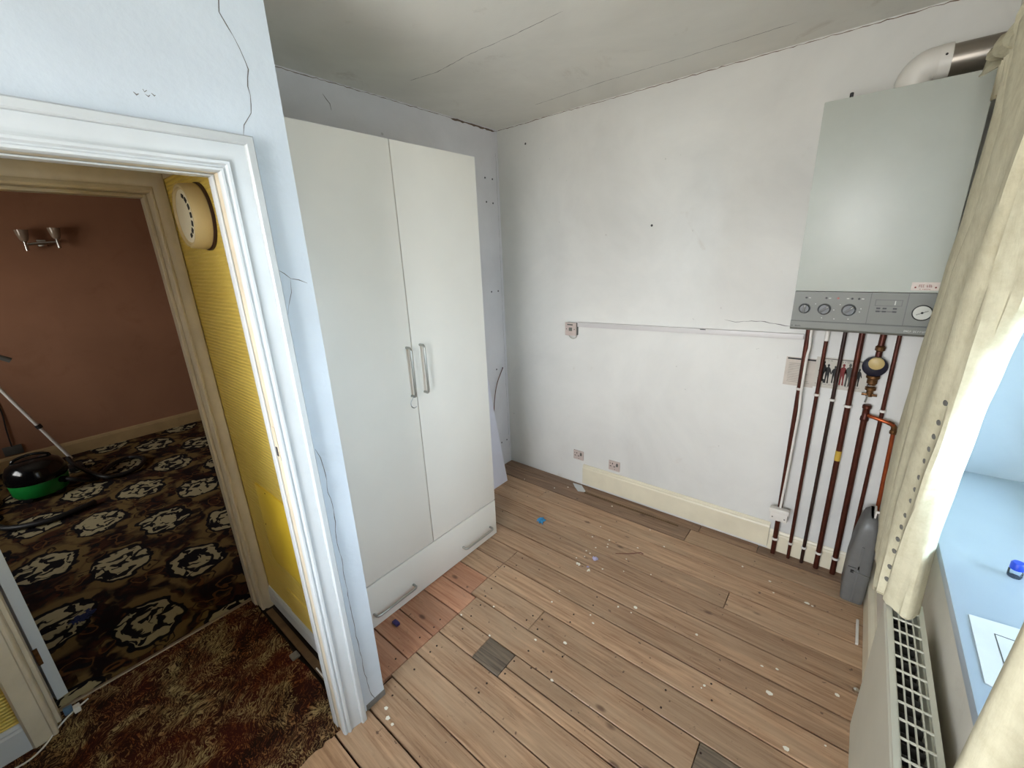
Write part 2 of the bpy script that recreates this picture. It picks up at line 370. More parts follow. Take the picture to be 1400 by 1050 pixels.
# curtain cloth: cream, lets some daylight through
k = N('cream_curtain_cloth'); v = k.world()
wv1 = k.noise(k.world((1, 1, .25)), 90, 3)
base = k.mix(k.ramp(k.noise(v, 30, 5, .7), [(.4, (0, 0, 0)), (.7, (1, 1, 1))]), rgb(198, 191, 164), rgb(180, 172, 144))
k.l(base, k.b.inputs['Base Color']); k.b.inputs['Roughness'].default_value = .9
k.bump(wv1, .5, .002)
tl = k.n('ShaderNodeBsdfTranslucent'); tl.inputs[0].default_value = rgb(205, 200, 180); mx = k.n('ShaderNodeMixShader'); mx.inputs[0].default_value = .05
k.l(k.b.outputs[0], mx.inputs[1]); k.l(tl.outputs[0], mx.inputs[2]); k.l(mx.outputs[0], k.out.inputs[0]); M['curtain'] = k.m
M['dot'] = plain('grey_curtain_eyelet', rgb(104, 102, 96), .6)

# ------------------------------------------------------------------ setting: shell
H = 2.6; XD = .8992; XR = 2.47; YB = -3.80
subfloor = struct('floor', MB().box(-.02, 2.5, YB-.1, .02, -.12, -.022), M['floor_under'])
# boards, row by row (row edge, next edge) with their header joints
rows = [0.0, -.085, -.225, -.362, -.5, -.635, -.775, -.915, -1.05, -1.19, -1.33, -1.472, -1.60, -1.74, -1.88, -2.02, -2.158, -2.30, -2.44, -2.58, -2.72, -2.86, -3.0, -3.14, -3.28, -3.42, -3.56, -3.70, -3.80]
def board(x0, x1, y0, y1, m, z=0.0):
    gp = .0036 if random.random() < .4 else .0026; m_ = MB().box(x0+.0012, x1-.0012, y0+gp, y1-gp, -.02, z + random.uniform(-.0012, .0008))
    return struct('floorboard', m_, m, subfloor, bevel=.0018, seg=1)
for i in range(len(rows)-1):
    a, b = rows[i+1], rows[i]; ym = (a+b)/2; xe = 2.455
    if ym > -.09:
        for x0, x1 in ((0.005, .72), (.72, 1.62), (1.62, 1.95), (1.95, xe)): board(x0, x1, a, b, M['board_dirty'])
    elif ym > -.9:
        js = {1: [.005, 1.575, xe], 2: [.005, .55, xe], 3: [.005, xe], 4: [.005, 1.9, xe], 5: [.005, xe], 6: [.005, xe]}[i]
        for x0, x1 in zip(js, js[1:]): board(x0, x1, a, b, M['board'] if i > 1 or x0 > .1 else M['board_dirty'])
    else:
        xs = .80 if ym > -1.33 else .845
        if 9 <= i <= 9: js = [xs, 1.19, xe]
        elif i == 11: js = [xs, 1.07, 1.226, xe]
        elif i == 10: js = [xs, 1.988, 2.18, xe]
        elif ym < -1.9: js = [.90 if ym > -2.13 else .60, 1.9 if i % 3 == 0 else 2.1, xe] if i > 16 else [.86, xe]
        else: js = [xs, xe]
        for x0, x1 in zip(js, js[1:]):
            grey = (i == 11 and abs(x0-1.07) < .01) or (i == 10 and abs(x0-1.988) < .01)
            if i == 11 and x0 > 1.2:   # this board has split lengthwise
                board(x0, x1, a, a+.058, M['board']); board(x0, x1, a+.058, b, M['board'])
            else: board(x0, x1, a, b, M['board_grey'] if grey else M['board'])
lr = [-.915, -1.05, -1.19, -1.335, -1.47, -1.635, -1.785, -1.935]
for i in range(len(lr)-1):
    xs = .80 if lr[i] > -1.33 else .845
    board(.30, xs, lr[i+1], lr[i], M['board_red'] if i > 1 else M['board'], .0005)
board(.03, .90, -2.02, -1.955, M['board'])   # threshold board stub under the partition
# nail heads in the header ends
nh = MB()
for x, y in [(.86, -.95), (.87, -1.02), (.82, -1.07), (.83, -1.16), (.87, -1.24), (.88, -1.30), (.90, -1.36), (.91, -1.44), (.93, -1.52), (.80, -1.55), (.81, -1.60), (.90, -1.66), (.80, -1.68), (.90, -1.70), (.91, -1.80), (.80, -1.82), (.93, -1.93), (1.24, -1.50), (1.245, -1.57), (1.21, -1.24), (1.225, -1.30), (1.16, -1.25), (1.15, -1.29), (1.32, -1.48), (1.26, -1.42),
             (1.32, -1.12), (1.33, -1.17), (1.36, -.95), (1.37, -1.01), (1.40, -1.35), (1.40, -1.44), (1.82, -1.22), (1.83, -1.30), (1.96, -1.08), (1.98, -1.15), (2.0, -1.37), (2.0, -1.44), (1.21, -1.65), (1.21, -1.70)]:
    nh.lathe([(.0042, -.004), (.0042, .0012), (.003, .0018)], Matrix.Translation((x, y, 0)), 8)
struct('nail_heads', nh, M['copper_dark'], subfloor)['kind'] = 'stuff'

def crack(wall, pts, f, wdt=.0016, mat='crack', closed=False):
    """pts in the wall's own plane; f maps (a, b, out) to the room. A jagged, slightly proud seam."""
    rr = random.Random(len(pts)*7+int(abs(pts[0][0])*1000)); P = []
    for (a, b), (c, d) in zip(pts, pts[1:]):
        n = max(1, int(math.hypot(c-a, d-b)/.02))
        for q in range(n): P.append((a+(c-a)*q/n + rr.uniform(-.0022, .0022), b+(d-b)*q/n + rr.uniform(-.0022, .0022)))
    P.append(pts[-1]); vs = []; fs = []
    for i, p in enumerate(P):
        q = P[min(i+1, len(P)-1)]; r_ = P[max(i-1, 0)]; dx, dy = q[0]-r_[0], q[1]-r_[1]; L = math.hypot(dx, dy) or 1
        h = wdt*rr.uniform(.35, 1.2)*(0.3 if i in (0, len(P)-1) else 1)
        vs += [f(p[0]-dy/L*h, p[1]+dx/L*h, .0004), f(p[0]+dy/L*h, p[1]-dx/L*h, .0004)]
        if i: k_ = 2*i; fs.append((k_-2, k_-1, k_+1, k_))
    struct('crack', MB().add(vs, fs), M[mat], wall)
fF = lambda a, b, o: (a, -o, b)
fL = lambda a, b, o: (o, a, b)
fD = lambda a, b, o: (XD+o, a, b)
fC = lambda a, b, o: (a, b, H-o)

wf = struct('wall_far', MB().box(-.2, XR+.3, 0, .2, -.1, H+.1), M['wall_far'])
crack(wf, [(1.617, 1.351), (1.674, 1.342), (1.797, 1.354), (1.933, 1.336)], fF, .0018)
crack(wf, [(.0, 2.592), (.5, 2.595), (1.0, 2.593), (1.6, 2.594), (2.4, 2.593)], fF, .0018, 'ceiling_line')
for x, z in ((.252, 2.47), (1.17, 1.88)):
    struct('screw_hole', MB().lathe([(.007, -.004), (.007, .0006)], axis_y(x, 0, z), 10), M['hole'], wf)
wl = struct('wall_left', MB().box(-.13, 0, -1.99, 0, -.1, H+.1), M['wall_left'])
for y, z in ((-.152, 2.277), (-.074, 2.275), (-.15, 2.119), (-.079, 2.114), (-.146, 1.484), (-.069, 1.483), (-.134, .866), (-.061, .862), (-.117, .211), (-.048, .212)):
    struct('screw_hole', MB().lathe([(.0065, -.004), (.0065, .0012), (.004, .0016)], axis_x(0, y, z), 10), M['hole'], wl)
crack(wl, [(-1.62, 2.592), (-1.2, 2.594), (-.8, 2.593), (-.4, 2.592), (0, 2.59)], fL, .0016, 'ceiling_line')
crack(wl, [(-.45, 2.590), (-.3, 2.591), (-.15, 2.588), (-.03, 2.586)], fL, .006, 'ceiling_line')
crack(wl, [(-1.30, 2.535), (-1.27, 2.50), (-1.265, 2.47)], fL, .002)
crack(wl, [(-.025, 2.45), (-.024, 1.8), (-.028, 1.2), (-.024, .6), (-.02, .12)], fL, .0009)
struct('ceiling', MB().box(-.2, XR+.3, YB-.1, .2, H, H+.15), M['ceiling'])
ce = bpy.data.objects['ceiling']
crack(ce, [(.273, -.976), (.44, -.945), (.675, -.966), (.95, -.962), (1.172, -.968)], fC, .0016)
crack(ce, [(.50, -.225), (.75, -.235), (.984, -.247), (1.3, -.238), (1.576, -.234), (1.818, -.232)], fC, .0018)
# partition with the doorway: opening y -2.876..-2.136, head 1.97
OY0, OY1, OZ = -2.876, -2.136, 1.969
wd = struct('wall_door', MB().prism([(-1.946, 0), (-1.946, H+.05), (YB, H+.05), (YB, 0), (OY0-.02, 0), (OY0-.02, OZ+.02), (OY1+.02, OZ+.02), (OY1+.02, 0)], Matrix(((0, 0, 1, XD-.06), (1, 0, 0, 0), (0, 1, 0, 0), (0, 0, 0, 1))), .06), M['wall_door'])
CR1 = [(-2.053, 2.45), (-2.053, 2.353), (-2.056, 2.323), (-2.037, 2.281), (-2.02, 2.237), (-2.014, 2.219), (-2.024, 2.18), (-2.024, 2.16), (-2.029, 2.12), (-2.052, 2.09), (-2.058, 2.064)]
CR2 = [(-2.041, 1.734), (-2.025, 1.719), (-2.009, 1.704), (-1.987, 1.698), (-1.963, 1.688)]
CR3 = [(-2.033, 1.17), (-2.022, 1.134), (-2.017, 1.094), (-2.019, 1.001), (-2.013, .953), (-2.013, .883), (-2.022, .825), (-2.017, .727), (-2.019, .618), (-2.017, .451), (-2.017, .377), (-2.013, .288), (-2.013, .206), (-2.009, .155), (-2.007, .082), (-1.987, .012)]
crack(wd, CR1, fD, .0013); crack(wd, CR2, fD, .0013); crack(wd, CR3, fD, .0012); crack(wd, [(-2.011, 1.704), (-2.015, 1.665), (-2.035, 1.604)], fD, .001)
for y, z in ((-2.262, 2.112), (-2.246, 2.122), (-2.242, 2.114), (-2.232, 2.116)): crack(wd, [(y, z), (y+.004, z-.002), (y+.007, z)], fD, .002)
struct('bare_plaster_strip', MB().box(XD-.01, XD+.003, -2.03, -1.944, 0, .028), M['bare'], wd, bevel=.001, seg=1)
# partition running back between alcove and hall
wh = struct('wall_hall', MB().box(-.13, XD-.055, -2.02, -1.946, 0, H+.05), M['wall_left'])
wp = struct('hall_wallpaper', MB().box(-.02, XD-.055, -2.0255, -2.0195, .10, 2.082), M['yellow'], wh)
struct('picture_band', MB().box(-.02, XD-.06, -2.030, -2.0195, 2.082, 2.14), M['gloss_old'], wh)
# window wall with opening y -2.50..-.70, z .98..2.22
WY0, WY1, WZ0, WZ1, XO = -2.50, -.70, .98, 2.22, 2.80
wr = struct('wall_right', MB().box(XR, XO, WY1, .2, -.1, H+.1).box(XR, XO, YB-.1, WY0, -.1, H+.1).box(XR, XO, WY0, WY1, -.1, WZ0).box(XR, XO, WY0, WY1, WZ1, H+.1), M['wall_right'])
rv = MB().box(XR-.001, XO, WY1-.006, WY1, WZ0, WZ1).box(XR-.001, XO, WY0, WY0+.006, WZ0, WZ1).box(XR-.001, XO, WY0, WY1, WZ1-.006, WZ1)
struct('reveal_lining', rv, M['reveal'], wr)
struct('wall_back', MB().box(XD-.1, 1.15, YB-.25, YB, -.1, H+.1).box(2.35, XR+.3, YB-.25, YB, -.1, H+.1).box(1.15, 2.35, YB-.25, YB, -.1, .9).box(1.15, 2.35, YB-.25, YB, 2.3, H+.1), M['wall_far'])
w4 = thing('added_window_4', (1.75, YB-.2, .9), None, None, kind='structure')  # unseen window added behind the camera to brighten the far wall
f4 = MB()
for x in (1.18, 1.75, 2.32): f4.box(x-.03, x+.03, YB-.22, YB-.16, .9, 2.3)
for z in (.93, 2.27): f4.box(1.151, 2.349, YB-.218, YB-.162, z-.029, z+.029)
struct('window_frame', f4, M['upvc'], w4, bevel=.004)
for a, b in ((1.21, 1.72), (1.78, 2.29)): struct('pane', MB().box(a, b, YB-.192, YB-.188, .96, 2.24), M['glass'], w4)
# window: sill, frame, panes
win = thing('window_1', (2.44, -1.6, .98), None, None, kind='structure')
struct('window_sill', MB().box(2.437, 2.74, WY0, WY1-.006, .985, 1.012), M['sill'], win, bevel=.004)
fr = MB(); fx0, fx1 = 2.70, 2.76; ys = [WY0+.006, -1.62, WY1-.006]
for y in (WY0+.03, -1.60, WY1-.03): fr.box(fx0, fx1, y-.03, y+.03, 1.012, WZ1-.006)
for z in (1.04, 1.85, WZ1-.035): fr.box(fx0+.002, fx1-.002, WY0+.007, WY1-.007, z-.028, z+.028)
struct('window_frame', fr, M['upvc'], win, bevel=.004)
for y0, y1 in ((WY0+.05, -1.63), (-1.57, WY1-.05)):
    for z0, z1 in ((1.06, 1.83), (1.87, WZ1-.06)): struct('pane', MB().box(2.727, 2.731, y0, y1, z0, z1), M['glass_tint'], win)
# hall and lounge shell
struct('wall_hall_outer', MB().box(-.13, -.016, -4.3, -2.90, 0, 2.6).box(-.13, -.016, -2.90, -1.946, 2.06, 2.6), M['yellow'])
he = MB().box(-.13, .12, -4.30, -4.2, 0, 2.6).box(.72, XD, -4.30, -4.2, 0, 2.6).box(.12, .72, -4.30, -4.2, 0, 1.2).box(.12, .72, -4.30, -4.2, 2.1, 2.6)
struct('wall_hall_end', he, M['yellow'])
struct('wall_hall_side', MB().box(XD-.07, XD-.0595, -4.2, OY0-.05, 0, 2.6).box(XD-.0595, XD, -4.3, YB-.05, 0, 2.6), M['yellow'])
struct('ceiling_hall', MB().box(-.13, XD-.06, -4.3, -2.02, 2.14, 2.2), M['ceiling'])
w2 = thing('added_window_2', (.42, -4.25, 1.2), None, None, kind='structure')  # unseen window added at the hall end to spread daylight
struct('window_frame', MB().box(.12, .16, -4.28, -4.23, 1.2, 2.1).box(.68, .72, -4.28, -4.23, 1.2, 2.1).box(.121, .719, -4.278, -4.232, 1.201, 1.24).box(.121, .719, -4.278, -4.232, 2.06, 2.099), M['upvc'], w2)
struct('pane', MB().box(.16, .68, -4.257, -4.253, 1.24, 2.06), M['glass_hall'], w2)
struct('wall_lounge_far', MB().box(-3.86, -3.711, -4.7, .0, 0, H), M['brownwall'])
struct('wall_lounge_right', MB().box(-3.86, -.13, -.1, 0.0, 0, H), M['brownwall'])
lw = MB().box(-3.86, -2.9, -4.7, -4.6, 0, H).box(-1.5, -.13, -4.7, -4.6, 0, H).box(-2.9, -1.5, -4.7, -4.6, 0, 1.0).box(-2.9, -1.5, -4.7, -4.6, 2.1, H)
struct('wall_lounge_left', lw, M['brownwall'])
struct('wall_lounge_near', MB().box(-.16, -.13, -4.7, -2.9, 0, H).box(-.16, -.13, -1.95, -.1, 0, H).box(-.16, -.13, -2.9, -1.95, 2.06, H), M['brownwall'])
struct('ceiling_lounge', MB().box(-3.86, -.13, -4.7, 0, H, H+.1), M['ceiling'])
w3 = thing('added_window_3', (-2.2, -4.65, 1.0), None, None, kind='structure')  # unseen window added to bring daylight into the brown room
struct('window_frame', MB().box(-2.9, -2.86, -4.68, -4.62, 1, 2.1).box(-1.54, -1.5, -4.68, -4.62, 1, 2.1).box(-2.22, -2.18, -4.68, -4.62, 1, 2.1).box(-2.899, -1.501, -4.678, -4.622, 1.001, 1.04).box(-2.899, -1.501, -4.678, -4.622, 2.06, 2.099), M['upvc'], w3)
struct('pane', MB().box(-2.86, -2.22, -4.652, -4.648, 1.04, 2.06).box(-2.18, -1.54, -4.652, -4.648, 1.04, 2.06), M['glass_dim'], w3)
struct('floor_hall', MB().box(-.14, .88, -4.3, -2.02, -.12, -.012), M['floor_under'])
struct('floor_lounge', MB().box(-3.86, -.14, -4.7, 0, -.12, -.012), M['floor_under'])

# architraves: moulded profile swept round the opening with mitres
def architrave(name, x0, sgn, yR, yL, zt, prof, mat, z0=0.0):
    """prof: (d outward from opening, h out from the wall)"""
    mb = MB(); n = len(prof); vs = []
    for d, h in prof: vs.append((x0+sgn*h, yR+d, z0))
    for d, h in prof: vs.append((x0+sgn*h, yR+d, zt+d))
    for d, h in prof: vs.append((x0+sgn*h, yL-d, zt+d))
    for d, h in prof: vs.append((x0+sgn*h, yL-d, z0))
    fs = [(i*n+j, i*n+(j+1) % n, (i+1)*n+(j+1) % n, (i+1)*n+j) for i in range(3) for j in range(n)]
    fs += [tuple(range(n)), tuple(range(3*n, 4*n))]
    mb.add(vs, fs); return struct(name, mb, mat, smooth=True)
prof1 = [(.0, -.002), (.0, .012), (.003, .017), (.008, .018), (.011, .015), (.014, .015), (.018, .021), (.024, .022), (.027, .018), (.033, .016), (.040, .0165), (.064, .021), (.066, .021), (.0668, .029), (.070, .032), (.086, .030), (.090, .024), (.091, -.002)]
architrave('trim_1', XD, 1, OY1, OY0, OZ, [(d, h) for d, h in prof1], M['gloss'])
lin1 = MB()
def liner(mb, x0, x1, yR, yL, zt, t):
    mb.box(x0, x1, yR, yR+t, 0, zt+t); mb.box(x0, x1, yL-t, yL, 0, zt+t); mb.box(x0, x1, yL, yR, zt, zt+t)
liner(lin1, XD-.063, XD+.002, OY1+.001, OY0-.001, OZ+.001, .02)
lin1b = MB(); liner(lin1b, XD-.063, XD-.030, OY1-.004, OY0+.004, OZ-.004, .0045)
tl1 = struct('trim_2', lin1, M['gloss_old'], bevel=.0015)
struct('door_stop', lin1b, M['gloss'], tl1, bevel=.003)
struct('strike_plate', MB().box(XD-.027, XD-.004, OY1-.0015, OY1+.002, 1.17, 1.28), M['gloss_old'], tl1, bevel=.001)
struct('latch_hole', MB().box(XD-.021, XD-.010, OY1-.003, OY1+.002, 1.185, 1.215), M['hole'], tl1)
# inner doorway to the lounge
IY0, IY1, IZ = -2.835, -2.082, 2.03
prof2 = [(0, -.002), (0, .010), (.004, .016), (.010, .016), (.013, .012), (.018, .013), (.028, .022), (.05, .023), (.056, .016), (.056, -.002)]
a2 = MB(); x2 = -.016
vs = []; prof2b = [(d*1.7, h) for d, h in prof2]; n = len(prof2)
for d, h in prof2: vs.append((x2+h, IY1+d, 0))
for (d, h), (e_, _) in zip(prof2, prof2b): vs.append((x2+h, IY1+d, IZ+e_))
for (d, h), (e_, _) in zip(prof2, prof2b): vs.append((x2+h, IY0-d*1.25, IZ+e_))
for d, h in prof2: vs.append((x2+h, IY0-d*1.25, 0))
a2.add(vs, [(i*n+j, i*n+(j+1) % n, (i+1)*n+(j+1) % n, (i+1)*n+j) for i in range(3) for j in range(n)] + [tuple(range(n)), tuple(range(3*n, 4*n))])
a2.box(x2, x2+.02, IY1+.056-.012, IY1+.057, 0, .11)
struct('trim_3', a2, M['gloss_old'], smooth=True)
l2 = MB(); liner(l2, -.175, x2+.002, IY1+.001, IY0-.001, IZ+.001, .018)
t4 = struct('trim_4', l2, M['gloss_old'], bevel=.0015)
l3 = MB(); liner(l3, -.11, -.06, IY1-.012, IY0+.012, IZ-.012, .0125)
struct('door_stop', l3, M['gloss_old'], t4, bevel=.002)
a5 = MB(); liner(a5, -.195, -.175, IY1+.06, IY0-.075, IZ+.0, .0)if False else None
arl = MB().box(-.185, -.165, IY1+.004, IY1+.07, 0, IZ+.07).box(-.185, -.165, IY0-.07, IY1+.07, IZ+.004, IZ+.07)
struct('trim_5', arl, M['gloss'], bevel=.004)
dA = Vector((-.200, -2.790, 0)); dd = Vector((-.957, -.290, 0)).normalized(); dn = Vector((.290, -.957, 0)).normalized()
MD = Matrix(((dd.x, dn.x, 0, dA.x), (dd.y, dn.y, 0, dA.y), (0, 0, 1, 0), (0, 0, 0, 1)))
d1 = struct('door_1', MB().box(0, .70, 0, .036, .012, 2.015, 0, MD), M['gloss'], bevel=.002)
for fy in (-.004, .036):
    for z0, z1 in ((.16, .86), (1.02, 1.86)): struct('door_panel', MB().box(.10, .60, fy, fy+.004, z0, z1, 0, MD), M['gloss'], d1, bevel=.0015)
for z in (.25, 1.0, 1.75): struct('hinge', MB().box(-.004, .001, .026, .040, z-.04, z+.04, 0, MD), M['brass'], d1)
struct('lever_handle', MB().box(.62, .66, -.010, .0, .93, 1.08, 0, MD).tube([MD @ Vector((.64, -.01, 1.02)), MD @ Vector((.64, -.045, 1.02)), MD @ Vector((.53, -.048, 1.02))], .009, 10), M['chrome'], d1, bevel=.001)
# skirtings
def skirting(name, p0, p1, nrm, h, mat, t=.016, z0=0.0):
    p0, p1, nrm = Vector(p0), Vector(p1), Vector(nrm); pr = [(0, z0), (t, z0), (t, h-.028), (t*.75, h-.018), (t*.8, h-.012), (t*.35, h), (0, h)]
    vs = [p0 + nrm*a + Vector((0, 0, b)) for a, b in pr] + [p1 + nrm*a + Vector((0, 0, b)) for a, b in pr]; n = len(pr)
    return struct(name, MB().add(vs, [(i, (i+1) % n, n+(i+1) % n, n+i) for i in range(n)] + [tuple(range(n)), tuple(range(n, 2*n))]), mat)
skirting('baseboard_far', (.735, 0, 0), (1.99, 0, 0), (0, -1, 0), .178, M['cream_skirt'], .02, .022)
skirting('trim_6', (1.992, 0, 0), (2.40, 0, 0), (0, -1, 0), .135, M['cream_skirt'], .012, .004)
skirting('baseboard_right', (XR, -.02, 0), (XR, YB, 0), (-1, 0, 0), .15, M['cream_skirt'], .026, .002)
skirting('baseboard_hall', (-.004, -2.0255, 0), (XD-.063, -2.0255, 0), (0, -1, 0), .125, M['gloss'], .012, .035)
skirting('trim_7', (-.016, -2.905, 0), (-.016, -4.2, 0), (1, 0, 0), .135, M['gloss'], .016)
skirting('baseboard_lounge', (-3.711, -4.6, 0), (-3.711, -.1, 0), (1, 0, 0), .14, M['lounge_skirt'], .02)
skirting('trim_8', (-3.7, -.1, 0), (-.13, -.1, 0), (0, -1, 0), .14, M['lounge_skirt'], .02)

# ------------------------------------------------------------------ carpets
def carpet(name, poly, mat, label, z=.008):
    n = len(poly); vs = [(x, y, -.012) for x, y in poly] + [(x, y, z) for x, y in poly]
    mb = MB().add(vs, [tuple(range(n-1, -1, -1)), tuple(range(n, 2*n))] + [(i, (i+1) % n, n+(i+1) % n, n+i) for i in range(n)])
    return one(name, mb, mat, label, 'carpet')
rc = random.Random(3)
edge = [(.88 + rc.uniform(-.006, .006), -2.125-.012*i) for i in range(8)] + [(.877+rc.uniform(-.004, .004), -2.23-.03*i) for i in range(22)]
side = [(.02+.05*i, -2.093 + rc.uniform(-.005, .004)) for i in range(17)]
carpet('carpet', [(-.118, -2.086)] + side + [(.85, -2.115)] + edge + [(.827, -2.89), (.827, -4.19), (-.014, -4.19), (-.014, -2.89), (-.118, -2.81)], M['carpet_hall'], 'brown, rust and straw flecked carpet in the hall inside the white door frame')
carpet('carpet', [(-.142, -2.06), (-.142, -2.83), (-.19, -2.89), (-.19, -4.59), (-3.69, -4.59), (-3.69, -.12), (-.19, -.12), (-.19, -1.99)], M['carpet_lounge'], 'dark carpet with cream oval medallions in the far brown-walled room', .006)
one('threshold_strip', MB().prism([(-.142, -.0), (-.138, .006), (-.13, .0085), (-.122, .006), (-.118, -.0)], Matrix(((1, 0, 0, 0), (0, 0, 1, -2.832), (0, 1, 0, .004), (0, 0, 0, 1))), .747), M['threshold'], 'thin metal strip between the flecked hall carpet and the medallion carpet', 'strip')
one('gripper_strip', MB().box(.03, .832, -2.076, -2.045, .0, .007), M['wood_strip'], 'dusty bare wooden strip along the yellow wall beside the hall carpet', 'strip')
one('cable_offcut', MB().tube([(.56, -2.07, .011), (.70, -2.072, .0105)], .0035, 8), M['white_plastic'], 'short white stick lying on the dusty strip beside the hall carpet', 'offcut')
one('plaster_scrap', MB().box(.40, .44, -2.12, -2.085, .008, .018), M['bare'], 'small bluish grey scrap on the edge of the hall carpet', 'scrap', bevel=.003)

# ------------------------------------------------------------------ wardrobe
XW = .58; WA, WB = -1.795, -.862; WT = 2.225
wa = thing('wardrobe', (.30, (WA+WB)/2, 0), 'tall cream two-door wardrobe with one wide drawer, standing in the alcove', 'wardrobe')
cs = MB().box(.03, .56, WA, WA+.018, 0, WT).box(.03, .56, WB-.018, WB, .0, WT).box(.03, .56, WA+.018, WB-.018, WT-.018, WT).box(.03, .56, WA+.018, WB-.018, .0, .05).box(.03, .04, WA+.018, WB-.018, .05, WT-.018)
build('carcass', cs, M['wardrobe_edge'], wa, bevel=.0008, seg=1)
YG = -1.373
def bar_handle(parent, p0, p1, out, label=None):
    p0, p1, out = Vector(p0), Vector(p1), Vector(out); d = (p1-p0).normalized()
    pts = [p0, p0+out*.75, p0+out*.95+d*.006, p0+out+d*.016, p1+out-d*.016, p1+out*.95-d*.006, p1+out*.75, p1]
    return build('handle', MB().tube(pts, .0062, 10), M['nickel'], parent, smooth=True)
for nm, a, b, hy, hz in (('left', WA+.001, YG-.0026, -1.405, (1.112, 1.35)), ('right', YG+.0026, WB-.001, -1.326, (1.112, 1.35))):
    dr = build('door', MB().box(.561, XW, a, b, .2575, WT-.002), M['wardrobe'], wa, bevel=.0012)
    bar_handle(dr, (XW-.001, hy, hz[0]), (XW-.001, hy, hz[1]), (.034, 0, 0))
dw = build('drawer', MB().box(.561, XW, WA+.001, WB-.001, .006, .2505), M['wardrobe'], wa, bevel=.0012)
bar_handle(dw, (XW-.001, -1.775, .085), (XW-.001, -1.535, .085), (.034, 0, 0)); bar_handle(dw, (XW-.001, -1.165, .085), (XW-.001, -.925, .085), (.034, 0, 0))
tie = spline([(.612, -1.405, 1.125), (.603, -1.418, 1.105), (.598, -1.428, 1.085), (.594, -1.42, 1.062), (.592, -1.405, 1.052), (.592, -1.392, 1.056)], 6)
one('plastic_tie', MB().tube(tie, .0017, 6), M['clear'], 'curled clear plastic tie hanging from the left wardrobe door handle', 'tie', smooth=True)
# white board leaning beside the wardrobe
bd = MB(); y0, y1 = -.64, -.303; pb, pt = Vector((.208, 0, 0)), Vector((.012, 0, 1.08)); nn = Vector((1, 0, .18)).normalized()*.014
vs = [(pb.x, y0, 0.001), (pb.x, y1, 0.001), (pt.x, y1, pt.z), (pt.x, y0, pt.z)]; vs += [(pb.x-.0145, y0, 0.001), (pb.x-.0145, y1, 0.001), (pt.x-.0105, y1, pt.z), (pt.x-.0105, y0, pt.z)]
bd.add(vs, [(0, 1, 2, 3), (7, 6, 5, 4), (0, 4, 5, 1), (1, 5, 6, 2), (2, 6, 7, 3), (3, 7, 4, 0)])
one('white_board', bd, plain('lilac_white_board', rgb(222, 222, 234), .5, var=.02), 'plain white board leaning against the wall in the gap behind the wardrobe', 'board')
one('brown_cable', MB().tube(spline([(.004, -.061, .862), (.016, -.10, .835), (.024, -.16, .765), (.03, -.20, .68), (.028, -.215, .60), (.022, -.22, .50), (.02, -.225, .35)], 6), .0034, 8), M['brown_cable'], 'brown cable curling out of the wall plug beside the wardrobe', 'cable', smooth=True)

# ------------------------------------------------------------------ far wall fittings
def socket(x, z, label):
    t = thing('wall_socket', (x, 0, z), label, 'socket')
    build('face_plate', MB().box(x-.043, x+.043, -.011, .0005, z-.037, z+.037), M['socket'], t, bevel=.003)
    build('rocker_switch', MB().box(x+.017, x+.031, -.015, -.010, z+.002, z+.026), M['boiler_grey2'], t, bevel=.0015)
    for dx, dz, wx, wz in ((-.012, .018, .0032, .0055), (-.026, -.004, .006, .0028), (.003, -.004, .006, .0028), (-.030, .018, .0026, .0026), (.006, -.024, .0025, .0025)):
        build('pin_hole', MB().box(x+dx-wx, x+dx+wx, -.0118, -.0105, z+dz-wz, z+dz+wz), M['dark'], t)
    return t
socket(.691, .244, 'single switched wall socket just left of the skirting end on the far wall')
socket(.990, .242, 'single switched wall socket directly above the skirting on the far wall')
sp_ = thing('fused_spur', (.636, 0, 1.226), 'square fused connection box at the left end of the wall trunking', 'socket')
build('back_box', MB().box(.594, .678, -.030, 0, 1.184, 1.272), M['boiler_grey2'], sp_, bevel=.003)
build('face_plate', MB().box(.592, .680, -.040, -.028, 1.182, 1.274), M['socket'], sp_, bevel=.003)
build('fuse_carrier', MB().box(.624, .650, -.043, -.039, 1.215, 1.240), M['boiler_grey'], sp_, bevel=.002)
for x in (.604, .668): build('screw', MB().lathe([(.0035, 0), (.003, .0015)], axis_y(x, -.040, 1.228), 8), M['hole'], sp_)
build('label_strip', MB().box(.61, .655, -.0405, -.0398, 1.256, 1.264), M['ink_grey'], sp_)
one('spur_cable', MB().tube(spline([(.612, -.02, 1.182), (.625, -.022, 1.165), (.645, -.022, 1.158), (.668, -.02, 1.168), (.672, -.018, 1.183)], 6), .003, 8), M['pale'], 'short grey cable looped under the fused connection box', 'cable', smooth=True)
tk = MB(); a = (.681, 1.244, 1.279); b = (2.0, 1.273, 1.303)
for x, z0, z1 in (a, b): pass
tk.add([(a[0], 0, a[1]), (a[0], -.021, a[1]+.001), (a[0], -.021, a[2]-.001), (a[0], 0, a[2]), (b[0], 0, b[1]), (b[0], -.021, b[1]+.001), (b[0], -.021, b[2]-.001), (b[0], 0, b[2])], [(0, 1, 2, 3), (7, 6, 5, 4), (0, 4, 5, 1), (1, 5, 6, 2), (2, 6, 7, 3), (3, 7, 4, 0)])
tr_ = thing('cable_trunking', (1.34, 0, 1.24), 'long white plastic cable trunking running along the far wall to the boiler', 'trunking')
build('channel', tk, plain('greyed_trunking_plastic', rgb(204, 200, 198), .4, var=.02), tr_, bevel=.0015)
build('lid_notch', MB().box(1.50, 1.53, -.0225, -.0205, 1.288, 1.2925), M['dark'], tr_)

